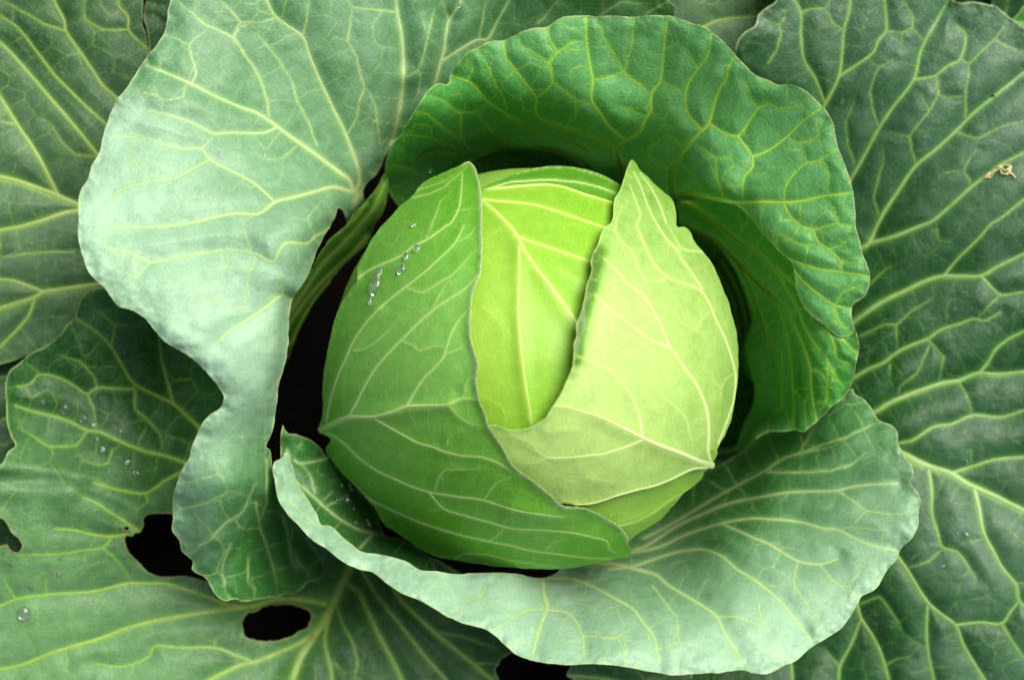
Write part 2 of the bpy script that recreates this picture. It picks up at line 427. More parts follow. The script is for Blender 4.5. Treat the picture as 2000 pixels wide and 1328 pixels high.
    key = np.sort(E, 1); key = key[:, 0]*len(used)+key[:, 1]
    _, inv, cnt = np.unique(key, return_inverse=True, return_counts=True)
    be = E[cnt[inv.ravel()] == 1]
    bv = np.unique(be); rm = np.full(len(used), -1, np.int64); rm[bv] = len(used)+np.arange(len(bv))
    F = np.r_[F, np.stack([be[:, 1], be[:, 0], rm[be[:, 0]], rm[be[:, 1]]], -1)]
    px = np.r_[px, px[bv]]; py = np.r_[py, py[bv]]; hh = np.r_[hh, hh[bv]-sp.get('thick', 3.)]
    for k in at: at[k] = np.r_[at[k], at[k][bv]]
    G.db = db
    return to_world(px, py, hh), F, at, G, h

def build_ribs(sp, sh, G, h, parent):
    for w0, w1, P in sh.get('P', []):
        q, t = resample(catmull(P, False, 2.0, .6 if w0 < 9 else 1.), 3.5)
        q = q+np.c_[vnoise(q[:, 0]/30, q[:, 1]/30, 77), vnoise(q[:, 0]/30, q[:, 1]/30, 78)]*1.2
        k = (q[:, 0] > G.x0+3) & (q[:, 0] < G.xs[-1]-3) & (q[:, 1] > G.y0+3) & (q[:, 1] < G.ys[-1]-3)
        q = q[k]; t = t[k]
        if len(q) < 4: continue
        k = G.sample(G.db, q[:, 0], q[:, 1]) > -.5; k[0] = k[0] and True
        if not k.all():
            runs = np.split(np.arange(len(k)), np.nonzero(np.diff(k.astype(int)))[0]+1); runs = [r for r in runs if k[r[0]]]
            if not runs: continue
            r = max(runs, key=len); q = q[r]; t = t[r]
        if len(q) < 4: continue
        tg = np.gradient(q, axis=0); tg /= np.hypot(*tg.T)[:, None]+1e-6; nn = np.c_[-tg[:, 1], tg[:, 0]]
        wd = (w0+(w1-w0)*t**.8)*.5*(.72 if w0 < 8 else .9)*(1+.12*vnoise(t*len(t)/5, t*0, sp['seed']))
        wd = wd*np.clip((1-t)*len(t)/14.+.3, 0, 1)
        us = np.array([-1, -.8, -.45, 0, .45, .8, 1])
        xx = q[:, :1]+nn[:, :1]*us*wd[:, None]; yy = q[:, 1:]+nn[:, 1:]*us*wd[:, None]
        hs = G.sample(h, xx, yy)
        hs = hs-.9+(.9+.1+wd[:, None]*(.42 if 'head' in sp else .26))*np.clip(1-us**2, 0, 1)**.8
        V = to_world(xx, yy, hs).reshape(-1, 3); n = len(q); m = len(us)
        a = (np.arange(n-1)[:, None]*m+np.arange(m-1)).ravel()
        F = np.stack([a, a+1, a+1+m, a+m], -1)
        # keep only what lies on the blade
        e = (np.abs(us)[None]**1.6*.9+(t[:, None]**1.5)*.45).ravel(); e = np.clip(e, 0, 1)
        o = make_mesh('midrib' if w0 >= 12 else 'vein', V, F, VMAT[sp['mat']], dict(edge=e), parent)
        if Vector(o.data.polygons[0].normal).z < 0: o.data.flip_normals()

# ---------------------------------------------------------------- ground
def soil():
    a = np.r_[-20, -8, -3, -1.2, np.linspace(-.6, .6, 90), 1.2, 3, 8, 20]; X, Y = np.meshgrid(a, a)
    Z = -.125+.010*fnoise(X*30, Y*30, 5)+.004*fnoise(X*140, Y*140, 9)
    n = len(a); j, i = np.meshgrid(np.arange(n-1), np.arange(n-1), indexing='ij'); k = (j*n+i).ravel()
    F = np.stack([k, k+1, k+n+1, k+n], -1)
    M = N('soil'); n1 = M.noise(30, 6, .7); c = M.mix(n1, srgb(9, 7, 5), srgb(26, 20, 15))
    b = M.n('ShaderNodeBsdfPrincipled'); M.l(c, b.inputs['Base Color']); b.inputs['Roughness'].default_value = .95; b.inputs['Specular IOR Level'].default_value = .1
    bp = M.n('ShaderNodeBump'); bp.inputs['Distance'].default_value = .003; M.l(n1, bp.inputs['Height']); M.l(bp.outputs[0], b.inputs['Normal'])
    o = M.n('ShaderNodeOutputMaterial'); M.l(b.outputs[0], o.inputs[0])
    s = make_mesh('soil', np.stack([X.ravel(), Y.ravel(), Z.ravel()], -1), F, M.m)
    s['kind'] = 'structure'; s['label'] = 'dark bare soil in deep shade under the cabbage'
soil()

# ---------------------------------------------------------------- the cabbage
cab = bpy.data.objects.new('cabbage', None); C.objects.link(cab)
cab.location = (0, 0, -.125)
cab['label'] = 'whole green cabbage with lime head framed by spreading waxy outer leaves'; cab['category'] = 'cabbage'
INV = Matrix.Translation((0, 0, .125))

def lathe(name, prof, mat, seg=48, wob=0, parent=None, cx=0, cy=0):
    V = []; n = len(prof)
    for r, z in prof:
        for k in range(seg):
            a = 2*math.pi*k/seg; rr = r*(1+wob*math.sin(3*a+z*40))
            V.append((cx+rr*math.cos(a), cy+rr*math.sin(a), z))
    F = [[i*seg+k, i*seg+(k+1) % seg, (i+1)*seg+(k+1) % seg, (i+1)*seg+k] for i in range(n-1) for k in range(seg)]
    return make_mesh(name, V, F, mat, None, parent)
hx, hy = (1035-1000)*S, -(712-664)*S
prof = [(max(.0006, math.sin(t))*385*S, 330*S*math.cos(t) if t < math.pi/2 else 360*S*math.cos(t)) for t in np.linspace(.01, math.pi-.05, 40)]
prof.reverse()
core = lathe('heart', prof, MAT['headE'], 64, .01, cab, hx, hy); core['label'] = 'inner heart of the head under its wrapper leaves'
st = lathe('stem', [(.030, -.13), (.026, -.11), (.028, -.08), (.036, -.062), (.05, -.05)], VMAT['inner'], 32, .04, cab, hx, hy)

# outlines, heights, ribs and fine veins of every leaf, in plan units (S metres each); heights above the head equator
LEAVES = {}
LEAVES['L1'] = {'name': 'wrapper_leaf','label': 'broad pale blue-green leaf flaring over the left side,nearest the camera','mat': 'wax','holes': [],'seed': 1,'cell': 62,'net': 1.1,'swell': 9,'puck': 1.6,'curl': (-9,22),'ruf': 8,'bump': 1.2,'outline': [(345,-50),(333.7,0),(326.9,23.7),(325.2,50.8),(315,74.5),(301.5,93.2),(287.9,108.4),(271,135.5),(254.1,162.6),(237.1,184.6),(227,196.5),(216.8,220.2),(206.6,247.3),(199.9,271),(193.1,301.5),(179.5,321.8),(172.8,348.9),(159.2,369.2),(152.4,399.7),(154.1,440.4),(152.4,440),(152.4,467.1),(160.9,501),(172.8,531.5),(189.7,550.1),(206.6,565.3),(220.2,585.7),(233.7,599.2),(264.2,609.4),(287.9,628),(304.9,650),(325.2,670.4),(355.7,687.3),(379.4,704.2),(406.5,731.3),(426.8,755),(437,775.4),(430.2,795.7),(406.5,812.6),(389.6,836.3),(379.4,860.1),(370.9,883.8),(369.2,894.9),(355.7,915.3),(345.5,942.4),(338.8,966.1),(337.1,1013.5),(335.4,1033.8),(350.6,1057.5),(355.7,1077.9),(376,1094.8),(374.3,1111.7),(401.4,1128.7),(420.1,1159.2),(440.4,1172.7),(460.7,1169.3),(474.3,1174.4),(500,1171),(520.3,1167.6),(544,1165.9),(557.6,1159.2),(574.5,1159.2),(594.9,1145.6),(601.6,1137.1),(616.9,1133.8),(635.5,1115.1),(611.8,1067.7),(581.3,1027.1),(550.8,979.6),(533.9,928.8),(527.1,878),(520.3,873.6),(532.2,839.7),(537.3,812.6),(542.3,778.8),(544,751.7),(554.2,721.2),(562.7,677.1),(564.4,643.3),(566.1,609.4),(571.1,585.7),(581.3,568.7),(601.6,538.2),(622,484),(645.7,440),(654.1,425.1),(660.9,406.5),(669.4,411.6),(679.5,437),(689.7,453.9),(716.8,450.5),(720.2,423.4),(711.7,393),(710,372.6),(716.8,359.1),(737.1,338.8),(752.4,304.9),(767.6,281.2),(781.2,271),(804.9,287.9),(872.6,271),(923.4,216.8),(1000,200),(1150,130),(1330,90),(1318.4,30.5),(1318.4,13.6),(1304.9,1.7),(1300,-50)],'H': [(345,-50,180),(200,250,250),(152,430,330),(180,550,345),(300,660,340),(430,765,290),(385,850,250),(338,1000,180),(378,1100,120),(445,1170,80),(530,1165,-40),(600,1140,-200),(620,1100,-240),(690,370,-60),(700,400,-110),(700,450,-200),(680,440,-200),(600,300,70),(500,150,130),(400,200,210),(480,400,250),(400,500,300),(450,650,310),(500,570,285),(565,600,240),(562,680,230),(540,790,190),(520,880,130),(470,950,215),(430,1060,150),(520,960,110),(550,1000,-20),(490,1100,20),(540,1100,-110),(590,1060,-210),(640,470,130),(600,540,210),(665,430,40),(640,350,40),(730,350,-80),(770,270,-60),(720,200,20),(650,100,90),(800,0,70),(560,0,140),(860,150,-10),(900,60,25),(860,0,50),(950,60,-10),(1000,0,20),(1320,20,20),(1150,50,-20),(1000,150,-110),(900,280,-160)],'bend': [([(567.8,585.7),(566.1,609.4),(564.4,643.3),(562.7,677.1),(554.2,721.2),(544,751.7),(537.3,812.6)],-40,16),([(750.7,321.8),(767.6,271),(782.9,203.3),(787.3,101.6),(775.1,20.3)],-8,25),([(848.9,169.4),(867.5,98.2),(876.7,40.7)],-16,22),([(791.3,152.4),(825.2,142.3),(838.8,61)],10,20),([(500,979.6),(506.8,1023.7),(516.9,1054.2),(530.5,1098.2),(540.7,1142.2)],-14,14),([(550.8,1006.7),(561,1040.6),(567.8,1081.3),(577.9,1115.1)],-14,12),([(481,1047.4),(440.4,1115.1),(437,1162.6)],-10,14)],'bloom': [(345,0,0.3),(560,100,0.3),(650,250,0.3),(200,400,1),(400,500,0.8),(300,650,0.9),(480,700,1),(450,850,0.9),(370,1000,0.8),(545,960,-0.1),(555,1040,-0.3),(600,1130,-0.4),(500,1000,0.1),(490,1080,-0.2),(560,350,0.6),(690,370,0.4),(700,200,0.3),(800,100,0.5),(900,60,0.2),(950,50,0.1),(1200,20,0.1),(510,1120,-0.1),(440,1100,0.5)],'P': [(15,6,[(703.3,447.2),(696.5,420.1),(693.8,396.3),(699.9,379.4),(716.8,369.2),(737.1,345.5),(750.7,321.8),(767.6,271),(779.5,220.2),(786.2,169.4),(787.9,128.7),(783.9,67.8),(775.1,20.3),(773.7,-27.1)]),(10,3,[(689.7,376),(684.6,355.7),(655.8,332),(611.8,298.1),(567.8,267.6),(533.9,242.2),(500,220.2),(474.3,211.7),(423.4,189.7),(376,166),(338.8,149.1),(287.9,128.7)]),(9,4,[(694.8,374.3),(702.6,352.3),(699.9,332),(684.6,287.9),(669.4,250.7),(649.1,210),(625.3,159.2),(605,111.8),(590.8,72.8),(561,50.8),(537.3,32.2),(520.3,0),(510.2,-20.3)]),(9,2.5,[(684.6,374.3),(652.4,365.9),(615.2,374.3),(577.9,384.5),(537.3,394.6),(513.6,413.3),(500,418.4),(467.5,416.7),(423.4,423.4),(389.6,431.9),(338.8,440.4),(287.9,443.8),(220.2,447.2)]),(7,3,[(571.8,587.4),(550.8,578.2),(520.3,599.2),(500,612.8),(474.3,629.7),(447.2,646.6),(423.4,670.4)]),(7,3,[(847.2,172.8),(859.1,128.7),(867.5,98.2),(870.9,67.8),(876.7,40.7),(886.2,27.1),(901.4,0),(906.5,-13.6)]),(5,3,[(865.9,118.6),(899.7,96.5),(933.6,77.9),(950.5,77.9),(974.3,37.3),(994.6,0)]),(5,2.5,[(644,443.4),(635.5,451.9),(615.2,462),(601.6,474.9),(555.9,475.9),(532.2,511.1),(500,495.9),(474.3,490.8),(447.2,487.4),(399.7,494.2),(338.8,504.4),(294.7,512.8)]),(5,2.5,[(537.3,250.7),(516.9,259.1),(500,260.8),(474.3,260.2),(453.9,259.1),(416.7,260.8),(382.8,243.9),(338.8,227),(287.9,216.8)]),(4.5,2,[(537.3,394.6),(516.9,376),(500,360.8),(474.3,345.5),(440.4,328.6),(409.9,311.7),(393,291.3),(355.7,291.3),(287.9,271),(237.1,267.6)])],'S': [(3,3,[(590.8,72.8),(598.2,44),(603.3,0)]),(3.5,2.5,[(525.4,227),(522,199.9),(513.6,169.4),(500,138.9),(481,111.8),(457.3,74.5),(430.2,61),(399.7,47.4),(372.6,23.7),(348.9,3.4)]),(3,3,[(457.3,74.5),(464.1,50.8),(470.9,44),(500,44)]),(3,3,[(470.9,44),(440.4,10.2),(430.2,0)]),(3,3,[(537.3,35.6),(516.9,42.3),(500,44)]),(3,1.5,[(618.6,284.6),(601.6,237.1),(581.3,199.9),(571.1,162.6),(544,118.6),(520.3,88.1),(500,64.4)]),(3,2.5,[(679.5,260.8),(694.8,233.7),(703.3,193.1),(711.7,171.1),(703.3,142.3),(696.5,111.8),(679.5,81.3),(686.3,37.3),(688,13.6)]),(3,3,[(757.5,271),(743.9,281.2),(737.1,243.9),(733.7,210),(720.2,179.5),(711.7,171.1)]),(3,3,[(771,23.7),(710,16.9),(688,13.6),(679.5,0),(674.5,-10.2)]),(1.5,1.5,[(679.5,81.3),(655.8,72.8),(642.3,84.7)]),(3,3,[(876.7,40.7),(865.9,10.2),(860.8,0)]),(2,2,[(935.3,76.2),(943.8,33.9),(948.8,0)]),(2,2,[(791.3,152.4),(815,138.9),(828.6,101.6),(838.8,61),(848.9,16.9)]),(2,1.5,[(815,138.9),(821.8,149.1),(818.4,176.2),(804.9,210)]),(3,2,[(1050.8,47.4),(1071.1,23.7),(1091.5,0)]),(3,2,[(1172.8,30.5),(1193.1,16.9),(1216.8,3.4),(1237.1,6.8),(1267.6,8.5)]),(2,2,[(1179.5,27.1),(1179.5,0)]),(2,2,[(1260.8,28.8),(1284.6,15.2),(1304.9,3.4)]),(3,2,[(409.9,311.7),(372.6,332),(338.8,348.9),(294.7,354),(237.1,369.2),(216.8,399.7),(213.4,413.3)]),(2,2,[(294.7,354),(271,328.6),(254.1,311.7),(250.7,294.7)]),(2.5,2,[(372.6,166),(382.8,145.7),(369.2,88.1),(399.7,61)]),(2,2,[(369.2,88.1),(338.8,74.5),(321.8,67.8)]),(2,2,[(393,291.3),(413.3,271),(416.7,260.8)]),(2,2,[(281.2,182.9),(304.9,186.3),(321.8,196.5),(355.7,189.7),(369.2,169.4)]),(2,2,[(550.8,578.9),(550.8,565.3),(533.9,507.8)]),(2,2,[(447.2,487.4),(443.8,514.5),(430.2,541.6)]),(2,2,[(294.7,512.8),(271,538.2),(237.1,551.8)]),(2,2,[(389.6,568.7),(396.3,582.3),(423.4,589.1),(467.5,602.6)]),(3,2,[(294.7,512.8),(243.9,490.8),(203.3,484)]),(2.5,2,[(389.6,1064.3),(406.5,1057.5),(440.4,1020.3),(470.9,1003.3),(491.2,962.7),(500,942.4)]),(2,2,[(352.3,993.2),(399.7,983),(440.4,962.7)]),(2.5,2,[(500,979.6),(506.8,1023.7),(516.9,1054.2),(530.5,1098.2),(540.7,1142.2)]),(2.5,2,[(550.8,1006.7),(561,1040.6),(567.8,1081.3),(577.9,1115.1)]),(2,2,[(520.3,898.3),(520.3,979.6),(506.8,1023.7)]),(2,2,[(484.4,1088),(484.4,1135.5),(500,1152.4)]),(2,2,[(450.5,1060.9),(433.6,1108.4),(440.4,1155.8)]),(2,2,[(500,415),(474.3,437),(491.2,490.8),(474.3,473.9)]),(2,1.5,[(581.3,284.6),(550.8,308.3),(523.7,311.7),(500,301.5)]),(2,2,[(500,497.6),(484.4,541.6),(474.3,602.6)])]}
LEAVES['L2'] = {'name': 'wrapper_leaf','label': 'bright green netted leaf arching over the top and right of the head','mat': 'mid','seed': 2,'cell': 46,'puck': 3.4,'net': 1.1,'curl': (-6,14),'ruf': 5,'bump': 1,'outline': [(752.4,325.2),(757.5,301.5),(767.6,277.8),(781.2,264.2),(804.9,223.6),(818.4,203.3),(842.1,172.8),(859.1,162.6),(874.3,165),(879.4,145.7),(893,125.3),(913.3,101.6),(937,91.5),(953.9,81.3),(981,79.6),(1000,72.8),(1020.3,61),(1047.4,54.2),(1067.8,52.5),(1091.5,37.3),(1115.2,32.2),(1169.4,32.2),(1210,32.2),(1237.1,33.9),(1281.2,30.5),(1318.4,33.9),(1348.9,45.7),(1376,52.5),(1393,64.4),(1416.7,84.7),(1433.6,105),(1453.9,125.3),(1474.3,145.7),(1500,157.5),(1520.3,166),(1544,166),(1571.1,176.2),(1594.9,196.5),(1611.8,213.4),(1625.3,237.1),(1635.5,281.2),(1649.1,321.8),(1660.9,352.3),(1667.7,382.8),(1671.1,423.4),(1671.1,440),(1677.8,463.7),(1684.6,494.2),(1696.5,524.7),(1698.2,558.6),(1689.7,578.9),(1666,597.5),(1665,629.7),(1669.4,646.6),(1659.2,656.8),(1635.5,656.8),(1611.8,636.5),(1584.7,616.2),(1567.8,595.8),(1554.2,558.6),(1550.8,528.1),(1544,511.1),(1520.3,490.8),(1500,467.1),(1481,447.2),(1467.5,426.8),(1437,401.4),(1406.5,394.6),(1355.7,386.2),(1325.2,393),(1320,430),(1280,520),(1100,480),(900,460),(800,420),(764.2,382.8),(755.8,352.3)],'H': [(752,322,-30),(790,280,0),(870,160,65),(940,80,95),(1050,50,110),(1200,30,115),(1400,90,135),(1600,200,150),(1670,400,170),(1695,550,160),(1665,600,135),(1660,650,115),(1200,290,-140),(1210,325,-360),(1315,335,-140),(1000,235,-100),(1000,265,-260),(900,320,-380),(830,325,-260),(1100,300,-380),(1100,265,-180),(1000,300,-420),(900,275,-170),(757,359,-190),(1310,385,-220),(1380,395,-20),(1440,400,30),(1500,467,70),(1554,560,95),(1612,636,112),(1500,250,70),(1200,150,40),(1400,250,20),(1250,230,-10),(1600,450,135),(1500,350,75),(1320,430,-340),(1280,520,-420),(1100,480,-450),(900,460,-430),(800,420,-350),(950,200,0),(1080,200,10),(850,250,-10)],'bend': [([(1311.7,338.8),(1313.3,389.6),(1338.8,382.8),(1406.5,391.3),(1450.5,398)],-10,20)],'bloom': [(790,280,0.1),(1000,150,0.5),(1200,80,0.6),(1400,150,0.7),(1600,300,0.5),(1660,500,0.4),(1550,500,0.5),(1400,350,0.5),(1200,250,0.3),(1000,250,0.1),(900,300,0),(850,200,0.1),(1500,330,0.6)],'P': [(14,8,[(1221.9,348.9),(1216.8,335.4),(1208.3,311.7),(1201.6,291.3)]),(7,3,[(1203.3,291.3),(1221.9,274.4),(1250.7,257.5),(1260.8,233.7),(1271,216.8),(1272.7,182.9),(1289.6,159.2),(1294.7,115.2),(1298.1,77.9),(1304.9,35.6)]),(6.5,3,[(1221.9,274.4),(1189.7,247.3),(1169.4,216.8),(1155.8,196.5),(1157.5,155.8),(1149.1,108.4),(1145.7,81.3),(1144,35.6)]),(6,3,[(1199.9,287.9),(1152.4,267.6),(1101.6,247.3),(1057.6,233.7),(1045.7,216.8),(1047.4,193.1),(1020.3,155.8),(1000,128.7),(987.8,111.8),(982.7,83)]),(5,3,[(1149.1,294.7),(1101.6,271),(1040.7,254.1),(1000,230.4),(953.9,199.9),(920.1,162.6),(882.8,149.1)]),(13,3,[(1313.3,389.6),(1311,365.9),(1311.7,338.8),(1325.2,311.7),(1342.1,287.9),(1365.9,260.8),(1384.5,242.2),(1393,210),(1406.5,172.8),(1420.1,152.4),(1421.7,135.5),(1433.6,111.8)]),(5,3,[(1369.2,252.4),(1342.1,220.2),(1340.4,176.2),(1362.5,135.5),(1382.8,108.4),(1389.6,67.8)]),(5,3,[(1389.6,243.9),(1406.5,255.8),(1440.4,265.9),(1467.5,230.4),(1481,211.7),(1500,203.3)]),(5,3,[(1440.4,265.9),(1469.2,306.6),(1469.2,326.9),(1453.9,345.5),(1450.5,389.6)]),(5,3,[(1469.2,306.6),(1500,294.7),(1537.3,267.6),(1567.8,237.1),(1603.3,211.7)]),(13,3,[(1316.7,386.2),(1338.8,379.4),(1372.6,382.8),(1406.5,391.3),(1440.4,396.3),(1500,394.6),(1530.5,396.3),(1567.8,393),(1611.8,382.8),(1659.2,377.7)]),(4,3,[(1530.5,398),(1544,423.4),(1567.8,443.8),(1588.1,448.8),(1588.1,450.2),(1598.2,473.9),(1618.6,487.4),(1642.3,511.1),(1644,531.5)]),(4,2.5,[(1537.3,504.4),(1567.8,516.2),(1601.6,526.4),(1644,531.5),(1694.8,539.9)]),(4.5,2.5,[(1544,517.9),(1564.4,545),(1594.9,572.1),(1630.4,595.8),(1662.6,602.6)]),(4.5,3,[(1000,277.8),(960.7,289.6),(916.7,291.3),(901.4,267.6),(899.7,221.9)])],'S': [(3.5,3,[(1159.2,155.8),(1189.7,150.7),(1216.8,140.6),(1233.7,91.5),(1238.8,35.6)]),(3,3,[(1216.8,140.6),(1199.9,105),(1179.5,74.5),(1172.8,40.7)]),(3.5,3,[(1220.2,142.3),(1243.9,162.6),(1272.7,184.6)]),(3.5,3,[(1047.4,193.1),(1067.8,176.2),(1079.6,159.2),(1074.5,122),(1088.1,101.6),(1118.6,83),(1145.7,81.3)]),(3,3,[(1088.1,101.6),(1069.4,67.8),(1067.8,54.2)]),(2.5,2,[(1074.5,123.6),(1044,105),(1022,89.8)]),(2.5,2,[(1079.6,159.2),(1101.6,176.2),(1125.3,194.8),(1154.1,194.8)]),(2.5,2,[(1125.3,194.8),(1122,233.7),(1101.6,245.6)]),(2,1.5,[(1262.5,228.7),(1220.2,211.7),(1203.3,206.6)]),(2,2,[(1237.1,79.6),(1257.5,76.2)]),(2.5,2,[(1299.8,98.2),(1325.2,83)]),(2.5,2,[(1294.7,160.9),(1318.4,172.8),(1338.8,174.5)]),(3,2,[(1362.5,135.5),(1342.1,98.2)]),(2.5,2,[(1481,211.7),(1467.5,193.1),(1450.5,149.1)]),(3,2,[(1500,199.9),(1523.7,213.4),(1564.4,204.9)]),(3.5,3,[(1530.5,396.3),(1533.9,365.9),(1550.8,338.8),(1574.5,318.4),(1605,311.7),(1635.5,291.3)]),(2.5,2,[(1537.3,267.6),(1564.4,281.2),(1598.2,264.2),(1605,233.7)]),(2.5,2,[(1564.4,281.2),(1572.8,318.4)]),(2.5,2,[(1605,311.7),(1616.9,335.4),(1618.6,376)]),(3.5,3,[(1588.1,448.8),(1635.5,437),(1662.6,443.8)]),(2.5,2,[(1635.5,437),(1628.7,406.5),(1611.8,386.2)]),(3.5,3,[(1411.6,382.8),(1399.7,345.5),(1398,308.3),(1372.6,291.3),(1359.1,281.2)]),(2.5,2,[(1398,308.3),(1426.8,306.6)]),(2,2,[(1338.8,289.6),(1301.5,260.8),(1304.9,250.7)]),(2.5,2,[(1332,325.2),(1359.1,342.1),(1359.1,365.9)]),(2.5,2,[(1287.9,276.1),(1269.3,287.9),(1269.3,308.3),(1304.9,332)]),(2,2,[(1260.8,308.3),(1264.2,332)]),(2.5,2,[(1618.6,487.4),(1642.3,479),(1662.6,463.7)]),(2.5,2,[(1644,511.1),(1679.5,516.2)]),(3,2.5,[(1630.4,595.8),(1645.7,570.4),(1682.9,556.9)]),(3,2.5,[(1630.4,595.8),(1637.2,624.6),(1662.6,653.4)]),(2.5,2.5,[(1637.2,624.6),(1615.2,633.1)]),(2.5,2,[(1520.3,490.8),(1516.9,470.5),(1522,455.2),(1550.8,473.9),(1581.3,479),(1598.2,473.9)]),(3,2.5,[(906.5,277.8),(865.9,250.7),(832,221.9),(804.9,220.2)]),(2.5,2,[(893,220.2),(930.2,218.5),(950.5,203.3)]),(2.5,2,[(984.4,274.4),(953.9,250.7),(930.2,220.2)]),(2.5,2,[(899.7,291.3),(838.8,271),(798.1,262.5),(777.8,267.6)]),(2.5,2,[(889.6,299.8),(848.9,299.8),(815,311.7)]),(2,2,[(828.6,271),(842.1,264.2),(842.1,250.7),(832,243.9),(811.7,243.9),(801.5,257.5)]),(2,2,[(913.3,155.8),(923.4,135.5),(920.1,115.2)]),(2.5,2,[(987.8,213.4),(984.4,193.1),(957.3,142.3),(947.2,118.6),(933.6,98.2)]),(2,2,[(893,220.2),(865.9,196.5),(838.8,189.7)]),(2,2,[(750.7,326.9),(784.6,325.2),(815,335.4)]),(2,2,[(787.9,294.7),(777.8,284.6)]),(3,2,[(1159.2,338.8),(1135.5,315),(1084.7,294.7),(1050.8,287.9),(1000,284.6)])],'extra': {'outline': [(1315,389.6),(1338.8,384.5),(1440.4,379.4),(1520,420),(1600,540),(1650,600),(1665,629.7),(1672.8,653.4),(1677.8,673.7),(1674.5,697.5),(1669.4,727.9),(1657.5,761.8),(1645.7,778.8),(1625.3,792.3),(1608.4,812.6),(1591.5,826.2),(1567.8,843.1),(1550.8,839.7),(1533.9,843.1),(1500,844.8),(1470,862),(1440,880),(1380,880),(1350,700),(1330,550),(1300,440)],'H': [(1330,400,-120),(1440,400,-25),(1500,467,20),(1554,560,65),(1612,636,106),(1650,600,118),(1665,640,125),(1680,690,118),(1655,760,75),(1600,820,40),(1530,860,10),(1470,862,-60),(1440,600,-360),(1485,600,-220),(1530,650,-50),(1460,760,-360),(1500,760,-190),(1545,760,-20),(1580,720,60),(1440,860,-380),(1500,830,-120),(1380,700,-460),(1330,520,-400),(1400,480,-240),(1380,880,-430)],'bloom': [(1400,450,0.1),(1620,640,0.4),(1650,700,0.2),(1550,800,0.1),(1480,700,0),(1600,780,0.1)],'P': [(11,3,[(1318.4,391.3),(1338.8,393),(1365.9,409.9),(1389.6,426.8),(1416.7,449.9),(1437,467.1),(1474.3,490.8),(1500,511.1),(1520.3,528.1),(1540.7,545),(1554.2,558.6)]),(10,3,[(1325.2,433.2),(1359.1,450.2),(1393,467.1),(1440.4,511.1),(1474.3,548.4),(1500,572.1),(1533.9,602.6),(1550.8,636.5),(1567.8,673.7),(1581.3,717.8),(1584.7,761.8),(1588.1,788.9),(1594.9,819.4)]),(6,3,[(1440.4,514.5),(1457.3,545),(1474.3,589.1),(1487.8,629.7),(1498,663.6),(1506.8,673.7),(1523.7,690.7),(1525.4,744.9),(1527.1,795.7)]),(5,3,[(1506.8,521.3),(1523.7,541.6),(1537.3,568.7),(1557.6,602.6),(1567.8,629.7),(1581.3,656.8),(1601.6,683.9)]),(4,2.5,[(1493.2,551.8),(1513.6,585.7),(1530.5,636.5),(1542.3,690.7),(1547.4,744.9),(1549.1,829.6)]),(3.5,2.5,[(1611.8,636.5),(1628.7,670.4),(1635.5,700.8),(1659.2,711)]),(3.5,2.5,[(1616.9,639.9),(1642.3,660.2),(1673.4,690.7)])],'S': [(3,2,[(1583,721.2),(1601.6,726.2),(1615.2,744.9),(1616.9,751.7),(1615.2,778.8),(1601.6,805.9)]),(2.5,2,[(1618.6,707.6),(1635.5,738.1),(1649.1,761.8)]),(2.5,2,[(1549.1,760.1),(1571.1,782.1),(1583,765.2)]),(2.5,2,[(1571.1,782.1),(1574.5,822.8)]),(2,2,[(1616.9,755),(1645.7,761.8)]),(2,2,[(1618.6,704.2),(1616.9,744.9)]),(2,2,[(1591.5,788.9),(1601.6,785.5),(1611.8,778.8)]),(2,2,[(1523.7,795.7),(1506.8,812.6),(1500,819.4)])]}}
